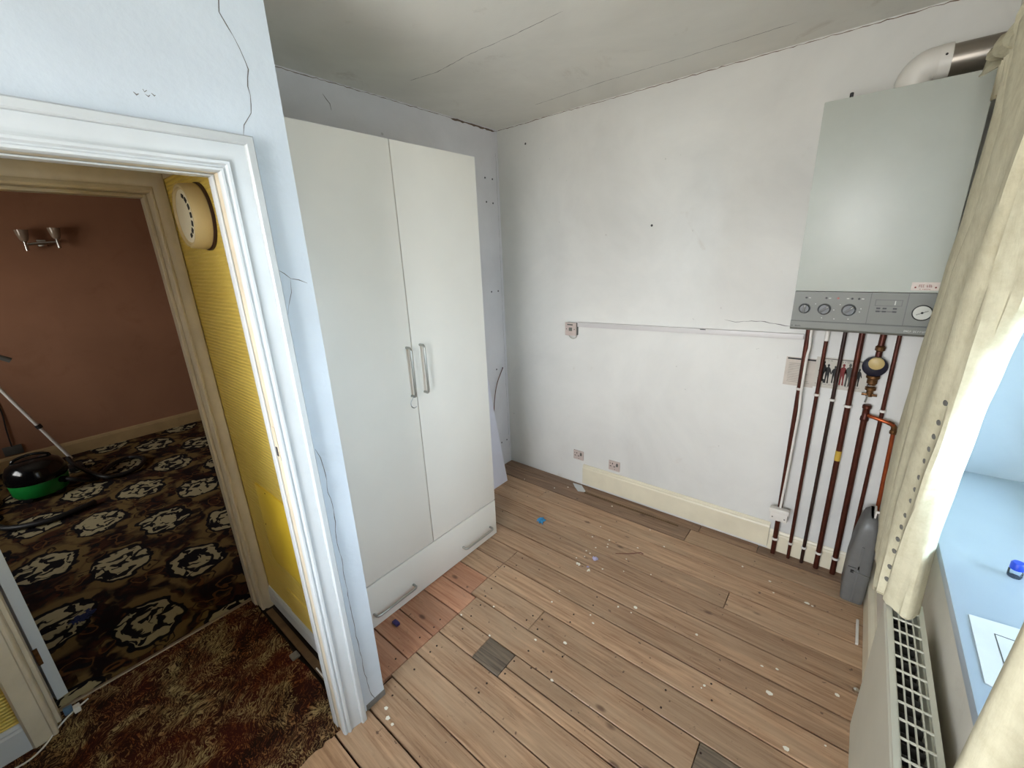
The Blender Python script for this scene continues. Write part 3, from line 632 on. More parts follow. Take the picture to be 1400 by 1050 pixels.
# ------------------------------------------------------------------ boiler
bo = thing('boiler', (2.19, -.17, 1.377), 'white wall-hung boiler with a grey control panel on the far wall', 'boiler')
BX0, BX1, BY = 1.965, 2.422, -.34
build('casing', MB().box(BX0, BX1, BY, -.0, 1.546, 2.262), M['boiler_white'], bo, bevel=.003)
pn = MB().prism([(-.0, 1.377), (-BY-.012, 1.377), (-BY+.004, 1.388), (-BY+.004, 1.415), (-BY-.002, 1.418), (-BY-.002, 1.544), (0, 1.544)], Matrix(((0, 0, 1, BX0+.001), (-1, 0, 0, 0), (0, 1, 0, 0), (0, 0, 0, 1))), BX1-BX0-.002)
cp = build('control_panel', pn, M['boiler_grey'], bo)
PY = BY+.002
for x in (2.2245, 2.3355): build('panel_joint', MB().box(x-.0012, x+.0012, PY-.001, PY+.004, 1.419, 1.543), M['boiler_grey2'], cp)
build('panel_joint', MB().box(BX0+.002, BX1-.002, BY-.0045, BY+.004, 1.4155, 1.4185), M['boiler_grey2'], cp)
for x, ang, r in ((2.009, .1, .019), (2.079, .85, .021), (2.161, .8, .022)):
    kb = build('knob', MB().lathe([(r+.003, 0), (r+.003, .002), (r, .003), (r-.001, .012), (r-.003, .014)], axis_y(x, PY, 1.4715), 28), [M['knob']], cp, smooth=True)
    Mx = axis_y(x, PY-.013, 1.4715) @ Matrix.Rotation(math.pi/2-ang if ang > .3 else math.pi/2-.1, 4, 'Z')
    build('grip', MB().box(-r+.002, r-.002, -.0045, .0045, -.001, .006, 0, Mx), M['boiler_grey2'], kb, bevel=.001)
    build('pointer', MB().box(r*.45, r-.003, -.001, .001, .006, .0065, 0, Mx), M['pale'], kb)
for x in (2.010, 2.080, 2.166, 2.188): build('indicator', MB().lathe([(.004, 0), (.0035, .0016)], axis_y(x, PY, 1.5175), 10), M['dark'], cp)
build('indicator', MB().lathe([(.0045, 0), (.004, .002)], axis_y(2.120, PY, 1.518), 10), M['red_led'], cp)
mk = MB()
for x in (2.022, 2.092, 2.152, 2.200): mk.box(x-.004, x+.004, PY-.0006, PY+.001, 1.516, 1.519)
for x, z in ((2.112, 1.469), (2.197, 1.465), (2.046, 1.492), (2.13, 1.492), (2.075, 1.434), (2.118, 1.432), (2.165, 1.434), (2.20, 1.478)): mk.box(x-.002, x+.002, PY-.0006, PY+.001, z-.0015, z+.0015)
build('panel_markings', mk, M['pale'], cp, kind='stuff')
bt = MB()
for z in (1.4825, 1.4705):
    for x in (2.253, 2.272, 2.303): bt.box(x-.006, x+.006, PY-.002, PY+.001, z-.0028, z+.0028)
bt.box(2.246, 2.310, PY-.0009, PY+.001, 1.4695, 1.4715)
build('programmer_buttons', bt, M['dark'], cp)
build('programmer_window', MB().box(2.240, 2.322, PY-.0006, PY+.001, 1.492, 1.517), M['boiler_grey2'], cp)
build('programmer_window', MB().box(2.2425, 2.3195, PY-.001, PY+.001, 1.4945, 1.5145), M['boiler_grey'], cp)
build('pale_bar', MB().box(2.299, 2.302, PY-.002, PY+.001, 1.497, 1.513), M['pale'], cp)  # narrow pale bar on the programmer window
ga = build('pressure_gauge', MB().lathe([(.030, 0), (.030, .003), (.027, .004), (.0265, .0025)], axis_y(2.383, PY, 1.4705), 32), M['dark'], cp, smooth=True)
build('gauge_face', MB().lathe([(.0262, .0026), (.0262, .0032)], axis_y(2.383, PY, 1.4705), 32), M['pale'], ga)
build('gauge_needle', MB().lathe([(.004, .003), (.003, .0055)], axis_y(2.383, PY, 1.4705), 10).box(-.018, .018, -.0009, .0009, .0035, .0042, 0, axis_y(2.383, PY, 1.4705) @ Matrix.Rotation(.45, 4, 'Z')), M['ink'], ga)
def glyphs(mb, x0, x1, y, z0, z1, n, sd=1, M_=None):
    """a row of worn, illegible letter shapes"""
    r_ = random.Random(sd); wd_ = (x1-x0)/n
    for i in range(n):
        if r_.random() < .12: continue
        a = x0+i*wd_; b = a+wd_*.72; t = wd_*.2; zz = (z1-z0)
        mb.box(a, a+t, y, y+.0004, z0, z1)
        for h in r_.sample([0, .42, .84], 2): mb.box(a, b, y, y+.0004, z0+zz*h, z0+zz*h+zz*.16)
        if r_.random() < .5: mb.box(b-t, b, y, y+.0004, z0, z1)
    return mb
build('worn_lettering', glyphs(glyphs(MB(), 2.343, 2.366, BY-.0048, 1.395, 1.402, 4, 2), 2.370, 2.408, BY-.0048, 1.395, 1.402, 6, 3), M['pale'], cp, kind='stuff')
build('worn_lettering', glyphs(MB(), 1.972, 2.006, BY-.0048, 1.393, 1.399, 8, 4), M['ink'], cp)
st = build('warning_sticker', MB().box(2.335, 2.412, BY-.0010, BY+.001, 1.555, 1.585), plain('worn_sticker', rgb(204, 190, 180), .6, var=.05, vs=60), bo)
build('sticker_print', glyphs(glyphs(MB().lathe([(.003, 0), (.003, .0004)], axis_y(2.347, BY-.001, 1.566), 8).lathe([(.003, 0), (.003, .0004)], axis_y(2.403, BY-.001, 1.566), 8), 2.356, 2.394, BY-.0014, 1.567, 1.576, 7, 5), 2.36, 2.39, BY-.0014, 1.558, 1.561, 8, 6), M['ink_red'], st)
one('boiler_bracket_bolt', MB().lathe([(.006, 0), (.006, .022), (.004, .024)], Matrix.Translation((2.044, -.30, 2.262)), 10), M['dark'], 'tiny black peg standing on top of the boiler casing', 'peg')
# flue
fl = thing('boiler_flue', (2.30, -.17, 2.262), 'white elbow and shiny metal flue pipe leaving the boiler top towards the window wall', 'flue')
el = [(2.218, -.17, 2.262), (2.218, -.17, 2.30)] + [(2.218+.052*(1-math.cos(t)), -.17, 2.30+.052*math.sin(t)) for t in [i*math.pi/16 for i in range(1, 8)]] + [(2.27, -.17, 2.352), (2.310, -.17, 2.352)]
build('elbow', MB().tube(el, [.054]*2 + [.056]*7 + [.054, .054], 28), M['white_plastic'], fl, smooth=True)
build('elbow_collar', MB().tube([(2.278, -.17, 2.352), (2.309, -.17, 2.352)], [.0565, .0565], 28), M['white_plastic'], fl, smooth=True)
build('flue_pipe', MB().tube([(2.305, -.17, 2.352), (2.472, -.17, 2.352)], .050, 28), M['steel'], fl, smooth=True)
build('screw', MB().lathe([(.004, 0), (.003, .002)], axis_y(2.293, -.2262, 2.362), 8), M['hole'], fl)

# ------------------------------------------------------------------ pipes
def clip(parent, x, y, z, r):
    c = MB().lathe([(r+.003, -.006), (r+.004, -.005), (r+.004, .005), (r+.003, .006)], Matrix.Translation((x, y, z)), 16).box(x-.005, x+.005, y, .0, z-.005, z+.005)
    build('pipe_clip', c, M['white_plastic'], parent, smooth=True)
def pipe(pts, r, mat, label, clips=(), name='copper_pipe'):
    t = thing(name, (pts[0][0], pts[0][1], 0), label, 'pipe')
    build('tube', MB().tube(pts, r, 14), mat, t, smooth=True)
    for z in clips:
        a, b = pts[0], pts[-1]; f = (z-a[2])/(b[2]-a[2]); clip(t, a[0]+(b[0]-a[0])*f, a[1]+(b[1]-a[1])*f, z, r)
    return t
ZB = -.018
pipe([(2.026, -.032, ZB), (2.018, -.032, 1.385)], .0125, M['copper'], 'leftmost vertical copper pipe under the boiler, behind the white flex', (.10, 1.02))
p2 = pipe([(2.102, -.030, ZB), (2.094, -.030, 1.385)], .0085, M['copper'], 'second copper pipe from the left under the boiler', (.10, 1.0))
build('white_sleeve', MB().tube([(2.0945, -.030, 1.28), (2.094, -.030, 1.378)], .0098, 12), M['white_plastic'], p2, smooth=True)
pipe([(2.166, -.030, ZB), (2.162, -.030, 1.385)], .0085, M['copper_dark'], 'third pipe from the left under the boiler, darkest and thin', (.10, .985))
p4 = pipe([(2.234, -.032, ZB), (2.225, -.032, 1.385)], .0125, M['copper'], 'fourth, thick copper pipe with a ring of yellow tape', (.10, .965))
build('yellow_tape', MB().tube([(2.2297, -.032, .668), (2.2294, -.032, .722)], .0133, 14), M['yellow_tape'], p4)
p5 = pipe([(2.309, -.032, ZB), (2.299, -.032, .903)], .0130, M['copper'], 'fifth, thick copper pipe below the filling valve, with a brighter branch elbowing right', (.10,))
pipe([(2.362, -.030, ZB), (2.356, -.030, 1.385)], .0085, M['copper'], 'sixth thin copper pipe, running down behind the grey case', (.965,))
build('branch_tube', MB().tube([(2.306, -.034, .935), (2.330, -.052, .934), (2.392, -.054, .918), (2.404, -.054, .912), (2.410, -.05, .90), (2.411, -.05, .885), (2.424, -.05, .40), (2.426, -.05, ZB)], .0085, 14), M['copper_new'], p5, smooth=True, label='brighter copper branch')
build('elbow_fitting', MB().tube([(2.385, -.05, .9195), (2.40, -.05, .914), (2.410, -.05, .902), (2.411, -.05, .878)], .0115, 12), M['brass'], p5, smooth=True)
build('elbow_nut', MB().lathe([(.014, 0), (.0145, .004), (.0145, .014), (.0125, .018)], Matrix.Translation((2.411, -.05, .868)), 12), M['brass'], p5)
va = thing('filling_valve', (2.297, -.04, .93), 'black valve with a round beige cap and brass fittings under the boiler', 'valve')
build('top_pipe', MB().tube([(2.302, -.034, 1.385), (2.299, -.036, 1.22)], .0125, 12), M['copper'], va, smooth=True)
build('compression_nut', MB().lathe([(.014, 0), (.019, .004), (.019, .02), (.014, .026)], Matrix.Translation((2.300, -.036, 1.252)), 12), M['brass'], va)
build('body', MB().lathe([(.036, 0), (.046, .006), (.048, .02), (.046, .034), (.034, .042)], axis_y(2.295, -.015, 1.178), 28), M['navy'], va, smooth=True)
build('cap', MB().lathe([(.029, 0), (.029, .010), (.024, .014)], axis_y(2.297, -.056, 1.198), 24), M['cap'], va, smooth=True)
build('lower_union', MB().lathe([(.013, .0), (.013, .03), (.021, .033), (.021, .046), (.014, .05), (.014, .062), (.020, .066), (.020, .086), (.026, .092), (.026, .104)], Matrix.Translation((2.297, -.036, 1.030)), 18), M['brass'], va, smooth=True)
build('chrome_ring', MB().lathe([(.0175, 0), (.0175, .005)], Matrix.Translation((2.297, -.036, 1.083)), 18), M['chrome'], va)
build('chrome_ring', MB().lathe([(.0175, 0), (.0175, .004)], Matrix.Translation((2.297, -.036, 1.095)), 18), M['chrome'], va)
build('drain_spout', MB().tube([(2.29, -.058, 1.04), (2.287, -.062, 1.005)], .004, 8), M['chrome'], va)
build('valve_lever', MB().box(2.268, 2.326, -.045, -.032, 1.034, 1.044), M['brass'], va, bevel=.002)
build('tee_fitting', MB().lathe([(.0165, 0), (.0175, .004), (.0165, .02), (.0135, .024), (.0145, .06), (.018, .064), (.018, .078), (.014, .082)], Matrix.Translation((2.299, -.032, .905)), 16), M['copper'], va, smooth=True)
one('white_flex', MB().tube(spline([(2.031, -.056, 1.376), (2.031, -.056, 1.307), (2.034, -.056, 1.244), (2.030, -.056, 1.188), (2.031, -.056, 1.013), (2.036, -.056, .913), (2.036, -.056, .83), (2.034, -.056, .659), (2.031, -.056, .478), (2.028, -.056, .337), (2.027, -.056, .32)], 6), .0062, 10), M['white_plastic'], 'white flex curving down the leftmost pipe from boiler to the small junction box', 'cable', smooth=True)
jb = thing('junction_box', (2.026, -.05, .242), 'small white junction box fixed on the leftmost pipe near the skirting', 'box')
build('body', MB().box(1.986, 2.068, -.075, -.045, .242, .300), M['white_plastic'], jb, bevel=.003)
build('lid', MB().box(1.980, 2.074, -.080, -.046, .292, .318), M['white_plastic'], jb, bevel=.004)
build('screw', MB().lathe([(.004, 0), (.003, .002)], axis_y(1.998, -.075, .262), 8), M['hole'], jb)
build('screw', MB().lathe([(.004, 0), (.003, .002)], axis_y(2.056, -.075, .262), 8), M['hole'], jb)

# notices on the wall behind the pipes
nt_ = thing('paper_notice', (2.0, -.002, 1.03), 'faded grey printed card with a black header strip, behind the leftmost pipe', 'notice')
build('sheet', MB().box(1.940, 2.072, -.0022, -.0002, 1.025, 1.178), plain('faded_card', rgb(200, 190, 178), .8, var=.06, vs=20), nt_)
build('header_strip', MB().box(1.946, 2.068, -.0028, -.0020, 1.166, 1.174), M['ink'], nt_)
g_ = MB()
for i in range(12): g_.box(1.955, 2.03+random.uniform(-.02, .03), -.0027, -.002, 1.045+i*.009, 1.0462+i*.009)
build('small_print', g_, M['ink_grey'], nt_)
ps = thing('safety_poster', (2.16, -.002, 1.03), 'white poster printed with dark silhouettes of people, behind the middle pipes', 'poster')
build('sheet', MB().box(2.070, 2.280, -.0032, -.0006, 1.035, 1.192), M['poster_paper'], ps)
build('top_rule', MB().box(2.10, 2.275, -.0038, -.003, 1.184, 1.187), M['ink'], ps)
build('print_lines', glyphs(glyphs(glyphs(MB(), 2.118, 2.136, -.0037, 1.175, 1.180, 4, 7), 2.175, 2.235, -.0037, 1.173, 1.178, 14, 8), 2.078, 2.262, -.0037, 1.052, 1.055, 40, 9), M['ink_grey'], ps, kind='stuff')
def figure(cx, z0, h, lean=0, spread=.5):
    s = h; P = [(-.14, 0), (-.02, 0), (-.03, .22), (.0, .44), (.05, .22), (.05, 0), (.17, 0), (.14, .22), (.15, .48), (.16, .60), (.24, .48), (.28, .52), (.20, .72), (.13, .82), (.05, .85), (.09, .90), (.09, .96), (.03, 1.0), (-.03, .99), (-.07, .95), (-.06, .89), (-.03, .85), (-.13, .81), (-.22, .70), (-.27, .50), (-.22, .47), (-.16, .60), (-.14, .48), (-.13, .22)]
    return [(cx+(x*spread*1.15+lean*y)*s, z0+y*s) for x, y in P]
MF = Matrix(((1, 0, 0, 0), (0, 0, -1, -.003), (0, 1, 0, 0), (0, 0, 0, 1)))
for cx, z0, h, m_, ln in ((2.098, 1.068, .105, 'ink', .05), (2.122, 1.060, .100, 'ink', 0), (2.150, 1.064, .09, 'ink', 0), (2.182, 1.058, .110, 'ink_red', 0), (2.206, 1.056, .116, 'ink_grey', 0), (2.242, 1.062, .09, 'ink', .03)):
    build('printed_figure', MB().prism(figure(cx, z0, h, ln), MF, .0008), M[m_], ps)
dog = [(0, 0), (.006, 0), (.007, .012), (.018, .013), (.020, 0), (.024, 0), (.025, .018), (.028, .024), (.024, .022), (.008, .022), (.002, .030), (-.006, .026), (-.002, .018), (.001, .014)]
build('printed_dog', MB().prism([(2.090+x, 1.060+z*.9) for x, z in dog], MF, .0008), M['ink'], ps)

# ------------------------------------------------------------------ grey case in the corner
def case_ring(z, x0, x1, y0, y1, r=.02, n=4):
    out = []
    for cx, cy, a0 in ((x1-r, y1-r, 0), (x0+r, y1-r, 90), (x0+r, y0+r, 180), (x1-r, y0+r, 270)):
        for i in range(n+1): t = math.radians(a0+90*i/n); out.append((cx+r*math.cos(t), cy+r*math.sin(t), z))
    return out
gc = thing('plastic_case', (2.395, -.14, 0), 'grey moulded plastic case standing on end in the corner below the pipes', 'case')
prof = [(.0, .010, .012), (.004, .004, .004), (.05, 0, 0), (.22, 0, 0), (.34, .008, .004), (.42, .018, .012), (.47, .030, .026), (.485, .045, .045)]
mb = MB(); rg = []
for z, dx, dy in prof: rg.append(case_ring(z, 2.345+dx, 2.441-dx*.6, -.225+dy, -.065-dy*.2, .018))
n = len(rg[0]); mb.add([p for r_ in rg for p in r_], [(i*n+j, i*n+(j+1) % n, (i+1)*n+(j+1) % n, (i+1)*n+j) for i in range(len(rg)-1) for j in range(n)] + [tuple(range(n-1, -1, -1)), tuple((len(rg)-1)*n+j for j in range(n))])
build('shell', mb, M['case'], gc, smooth=True)
rb = MB()
for z0, z1, d in ((.01, .20, 0), (.20, .33, .004)): rb.box(2.388, 2.398, -.229+d, -.06, z0, z1)
build('seam_rib', rb, M['case'], gc, bevel=.002)
build('latch', MB().box(2.364, 2.378, -.231, -.222, .178, .192), M['dark'], gc, bevel=.002)
build('seam_line', MB().box(2.352, 2.384, -.2265, -.2245, .206, .208), M['dark'], gc)
build('strap', MB().tube([(2.372, -.229, .187), (2.40, -.233, .186), (2.44, -.232, .182)], .0022, 6), M['boiler_grey'], gc)
one('broken_white_bracket', MB().box(2.405, 2.452, -.20, -.19, .515, .525).box(2.405, 2.412, -.20, -.13, .488, .52).box(2.434, 2.440, -.20, -.19, .488, .52), M['white_plastic'], 'small white plastic bracket resting on the grey case behind the curtain', 'bracket', bevel=.002)

# ------------------------------------------------------------------ radiator
ra = thing('radiator', (2.41, -1.8, .29), 'cream panel radiator with a grille top, below the window', 'radiator')
RY0, RY1, RX0, RX1, RZ0, RZ1 = -2.42, -1.222, 2.372, 2.445, .29, .812
fp = MB(); prf = [(RX0+.006, RZ0), (RX0, RZ0+.02), (RX0, RZ1-.03), (RX0+.006, RZ1-.012), (RX0+.014, RZ1-.012), (RX0+.012, RZ0)]
fp.prism(prf, Matrix(((1, 0, 0, 0), (0, 0, 1, RY0), (0, 1, 0, 0), (0, 0, 0, 1))), RY1-RY0)
build('front_panel', fp, M['rad'], ra)
build('back_panel', MB().box(RX1-.012, RX1, RY0, RY1, RZ0, RZ1-.014), M['rad'], ra, bevel=.002)
build('end_panel', MB().box(RX0+.003, RX1, RY1-.002, RY1+.002, RZ0+.01, RZ1-.004), M['rad'], ra)
fn = MB()
for i in range(46): y = RY0+.02+i*.0257; fn.box(RX0+.014, RX1-.012, y, y+.0012, RZ0+.04, RZ1-.05)
build('convector_fins', fn, M['rad_in'], ra, kind='stuff')
gr = MB().box(RX0-.001, RX0+.010, RY0, RY1, RZ1-.008, RZ1).box(RX1-.010, RX1, RY0, RY1, RZ1-.008, RZ1).box(RX0+.010, RX1-.010, RY1-.012, RY1, RZ1-.006, RZ1-.001)
for i in range(1, 4): x = RX0+.010+i*(RX1-RX0-.020)/4; gr.box(x-.0014, x+.0014, RY0, RY1-.01, RZ1-.006, RZ1-.002)
y = RY1-.04
while y > RY0: gr.box(RX0+.008, RX1-.008, y-.0016, y+.0016, RZ1-.005, RZ1-.001); y -= .0445
build('top_grille', gr, M['rad'], ra)
build('valve', MB().tube([(2.408, -1.19, 0), (2.408, -1.19, .33)], .0075, 10).lathe([(.014, .30), (.016, .31), (.016, .35), (.011, .36)], Matrix.Translation((2.408, -1.19, 0)), 12).tube([(2.408, -1.19, .33), (2.408, -1.222, .33)], .009, 8), M['white_plastic'], ra, smooth=True)
for y in (-1.35, -2.25): build('wall_bracket', MB().box(RX1, XR-.002, y-.015, y+.015, .40, .72), M['rad'], ra)
one('white_trim_offcut', MB().box(2.418, 2.428, -.50, -.34, 0, .012), M['white_plastic'], 'short white trim offcut lying along the window wall skirting', 'offcut', bevel=.001)
one('crumpled_foil', MB().lathe([(.006, 0), (.012, .004), (.010, .014), (.003, .020)], Matrix.Translation((2.425, -.765, 0)), 7), M['chrome'], 'crumpled silvery scrap on the floor beside the far end of the radiator', 'scrap')

# ------------------------------------------------------------------ curtains
zs = [2.15, 2.05, 1.95, 1.8, 1.65, 1.5, 1.35, 1.2, 1.05, .92, .78]
cols = [
 (2.392, [-.86, -.86, -.85, -.80, -.74, -.70, -.67, -.65, -.63, -.62, -.70]),
 (2.370, [-.936, -.931, -.917, -.858, -.791, -.749, -.707, -.682, -.657, -.649, -.72]),
 (2.364, [-1.0, -1.02, -1.03, -.97, -.90, -.86, -.83, -.80, -.79, -.79, -.88]),
 (2.355, [-1.06, -1.08, -1.10, -1.05, -.971, -.957, -.945, -.936, -.933, -.938, -1.02]),
 (2.368, [-1.10, -1.13, -1.17, -1.13, -1.04, -1.03, -1.02, -1.01, -1.0, -1.02, -1.10]),
 (2.348, [-1.159, -1.18, -1.24, -1.21, -1.114, -1.099, -1.092, -1.085, -1.075, -1.10, -1.16]),
 (2.360, [-1.30, -1.32, -1.37, -1.32, -1.24, -1.21, -1.18, -1.15, -1.13, -1.16, -1.20]),
 (2.350, [-1.45, -1.46, -1.47, -1.41, -1.35, -1.32, -1.28, -1.22, -1.195, -1.21, -1.235]),
 (2.372, [-1.47, -1.48, -1.49, -1.44, -1.40, -1.37, -1.33, -1.28, -1.24, -1.235, -1.245]),
 (2.365, [-1.50, -1.50, -1.505, -1.465, -1.437, -1.415, -1.376, -1.33, -1.281, -1.262, -1.262]),
 (2.385, [-1.53, -1.53, -1.53, -1.50, -1.46, -1.42, -1.37, -1.33, -1.295, -1.285, -1.29]),
 (2.410, [-1.56, -1.56, -1.56, -1.53, -1.475, -1.40, -1.345, -1.313, -1.294, -1.30, -1.31]),
 (2.432, [-1.50, -1.50, -1.50, -1.47, -1.42, -1.35, -1.30, -1.26, -1.24, -1.25, -1.27])]
def interp(z, L):
    for i in range(len(zs)-1):
        if zs[i] >= z >= zs[i+1]: t = (zs[i]-z)/(zs[i]-zs[i+1]); t = t*t*(3-2*t)*.5+t*.5; return L[i]+(L[i+1]-L[i])*t
    return L[0] if z > zs[0] else L[-1]
def cloth(name, rowsP, parent, thick=.003):
    n = len(rowsP[0]); vs = [p for r_ in rowsP for p in r_]
    fs = [(i*n+j, i*n+j+1, (i+1)*n+j+1, (i+1)*n+j) for i in range(len(rowsP)-1) for j in range(n-1)]
    o = build(name, MB().add(vs, fs), M['curtain'], parent, smooth=True)
    for p in o.data.polygons: p.use_smooth = True
    s_ = o.modifiers.new('thickness', 'SOLIDIFY'); s_.thickness = thick; s_.offset = 0
    return o
cu = thing('curtain', (2.38, -1.1, .78), 'cream curtain bunched at the far side of the window, hanging beside the boiler', 'curtain')
rws = []; NZ = 110
for i in range(NZ+1):
    z = 2.15-(2.15-.78)*i/NZ; base = [(x, interp(z, L), z) for x, L in cols]
    row = spline(base, 4)
    rr = [Vector((p.x + .0035*math.sin(j*1.9+z*3)*math.sin(z*9+j), p.y, max(p.z + (.0 if i < NZ else .005*math.sin(j*2.3)), .820 if p.y < -1.19 else 0))) for j, p in enumerate(row)]
    rws.append(rr)
far_rows = rws
cloth('drape', rws, cu)
# pleated heading fanning out above the gather tape
top = rws[0]; hd = []
tips = [(2.37, -.50, 2.212), (2.374, -.50, 2.245), (2.378, -.50, 2.277), (2.392, -.56, 2.27), (2.375, -.66, 2.262), (2.40, -.70, 2.262), (2.380, -.785, 2.240), (2.405, -.80, 2.25), (2.378, -.86, 2.238), (2.41, -.95, 2.25), (2.375, -1.05, 2.25), (2.41, -1.15, 2.26), (2.375, -1.25, 2.26), (2.41, -1.35, 2.26), (2.38, -1.45, 2.27), (2.41, -1.55, 2.27)]
pin = [(2.352+.005*(j % 2), -.985-.012*j if j < 9 else -1.09-.05*(j-9), 2.112+.003*(j % 3)) for j in range(16)]
for t in (0, .25, .5, .75, 1.0):
    hd.append([Vector(a).lerp(Vector(b), t) + Vector((.016*math.sin(math.pi*t)*(1 if j % 2 else -1), 0, .010*math.sin(math.pi*t)*(1 if j % 2 else -1))) for j, (a, b) in enumerate(zip(tips, pin))])
hd.append([Vector((2.356+.010*(j % 2), -.95-.022*j if j < 9 else -1.15-.05*(j-9), 2.05)) for j in range(16)])
cloth('heading', hd, cu)
# row of eyelets along the leading edge
for i in range(14):
    z = 1.40 - i*.041; q = min(range(len(far_rows)), key=lambda n_: abs(far_rows[n_][0].z-z)); p = far_rows[q][31]; p0 = far_rows[q][29]; p1 = far_rows[q][33]
    tg = (p1-p0).normalized(); nrm = Vector((-abs(tg.y), -abs(tg.x)*.6-.25, 0)).normalized()
    Mx = Matrix.Translation(p + nrm*.0012) @ nrm.to_track_quat('Z', 'Y').to_matrix().to_4x4()
    build('eyelet', MB().lathe([(.0065, -.002), (.0065, .0012), (.0045, .002)], Mx, 12), M['dot'], cu)
# near curtain
c2 = thing('curtain', (2.37, -2.1, .6), 'cream curtain hanging at the near end of the window, closest to the viewer', 'curtain')
rws = []
for i in range(30):
    z = 2.2-(2.2-.82)*i/29; row = []
    for j in range(49):
        t = j/48; y = -1.905 + .012*math.sin(z*3) - t*.50; x = 2.392 + .026*math.sin(t*26+.6) + .006*math.sin(z*4+t*9)
        row.append(Vector((x, y, z)))
    rws.append(row)
cloth('drape', rws, c2)
tr = thing('curtain_track', (2.43, -1.5, 2.27), 'white curtain track fixed to the wall above the window', 'curtain rail')
build('track', MB().box(2.425, 2.440, -2.62, -.62, 2.275, 2.300), M['rail'], tr, bevel=.002)
for y in (-.7, -1.6, -2.5): build('bracket', MB().box(2.436, XR, y-.012, y+.012, 2.28, 2.305), M['rail'], tr)
for j in range(9): build('glider_hook', MB().tube([(2.432, -.70-j*.1, 2.276), (2.425, -.70-j*.1, 2.255), (2.412, -.70-j*.1, 2.24)], .0025, 6), M['rail'], tr)

# ------------------------------------------------------------------ things on the sill
pp = thing('paper_sheet', (2.53, -1.58, 1.012), 'white sheet of paper lying on the window sill beside the near curtain', 'paper')
build('sheet', MB().add([(2.458, -1.486, 1.0125), (2.60, -1.47, 1.0125), (2.60, -1.70, 1.0125), (2.456, -1.665, 1.0125), (2.458, -1.486, 1.0145), (2.60, -1.47, 1.0140), (2.60, -1.70, 1.0140), (2.456, -1.665, 1.0140)], [(3, 2, 1, 0), (4, 5, 6, 7), (0, 1, 5, 4), (1, 2, 6, 5), (2, 3, 7, 6), (3, 0, 4, 7)]), M['paper'], pp)
build('printed_line', MB().box(2.488, 2.560, -1.522, -1.5205, 1.0138, 1.0148).box(2.4875, 2.489, -1.62, -1.5205, 1.0138, 1.0148), M['ink_grey'], pp)
bl = thing('small_bottle', (2.553, -1.283, 1.012), 'tiny clear bottle with a bright blue cap on the window sill', 'bottle')
build('body', MB().lathe([(.011, 0), (.012, .003), (.012, .016), (.008, .020)], Matrix.Translation((2.553, -1.283, 1.012)), 18), M['clear'], bl, smooth=True)
build('cap', MB().lathe([(.0115, .020), (.0115, .034), (.009, .037)], Matrix.Translation((2.553, -1.283, 1.012)), 18), M['blue'], bl, smooth=True)

# ------------------------------------------------------------------ floor litter
def scrap(pts2, z, h, mat, name, label, cat, **k):
    return one(name, MB().prism(pts2, Matrix.Translation((0, 0, z)), h), mat, label, cat, **k)
FL = [(.308, -.208), (.58, -.18), (.66, -.111), (1.051, -.147), (1.095, -.405), (1.102, -.529), (1.369, -.249), (1.215, -.536), (1.169, -.609), (1.223, -.561), (1.204, -.496), (1.136, -.668), (1.166, -.675), (1.153, -.718), (1.12, -.757), (1.288, -.749), (1.392, -.695), (1.376, -.46), (1.362, -.593), (1.18, -1.035), (1.524, -.628),
      (1.499, -.355), (1.549, -.895), (1.842, -.875), (2.081, -.377), (2.225, -.355), (2.247, -.361), (2.052, -.298), (1.912, -.262), (1.545, -.939), (.955, -1.978), (.992, -1.996), (1.027, -1.999), (.964, -1.327), (.867, -1.466), (1.063, -1.469), (1.188, -1.121), (1.253, -1.355), (1.424, -1.472),
      (1.39, -1.074), (1.424, -1.109), (1.373, -1.285), (1.477, -.944), (1.933, -1.124), (1.94, -1.106), (2.163, -.846), (2.11, -.868), (2.156, -.98), (2.368, -.827), (2.238, -1.17), (2.346, -1.074)]
big = {30: .0085, 31: .0095, 32: .006, 41: .008, 22: .009, 47: .010, 49: .009, 48: .008, 38: .006, 23: .007, 25: .008}
FLL = {30: 'white paint flake nearest the door frame foot, first of the three in a line', 31: 'largest white paint flake, middle of the three beside the door frame foot', 32: 'smallest white flake of the three beside the door frame foot',
  41: 'white paint flake beside a knot, two boards beyond the short grey board', 22: 'bright white paint flake on a board joint in the middle of the room', 47: 'elongated white paint flake mid-floor towards the radiator',
  49: 'round white paint flake near the bottom edge, left of the radiator', 48: 'white paint flake closest to the foot of the radiator', 25: 'white paint flake cluster piece lying nearest the grey case',
  0: 'single pale paint flake in the far corner beside the leaning white board', 21: 'white paint flake near the end of the bent brown twig'}
for i, (x, y) in enumerate(FL):
    r0 = big.get(i, random.uniform(.003, .0055)); n = random.randint(5, 7); a0 = random.random()*6; stx = random.uniform(1, 1.6)
    poly = [(x+r0*stx*random.uniform(.75, 1.1)*math.cos(a0+j*2*math.pi/n), y+r0*random.uniform(.75, 1.1)*math.sin(a0+j*2*math.pi/n)) for j in range(n)]
    scrap(poly, .001, .0022, M['flake'], 'paint_flake', FLL.get(i, 'tiny off-white paint flake, one of the many specks scattered over the bare floorboards'), 'paint flake', group='paint flakes scattered over the floorboards')
CL = [((1.158, -.794), .018, 'whitish lilac crumb cluster, largest and leftmost of the plaster crumbs mid-floor'), ((1.212, -.783), .011, 'pale plaster crumb touching the board joint right of the largest crumb'), ((1.227, -.806), .014, 'pale plaster crumb nearest the viewer in the mid-floor cluster')]
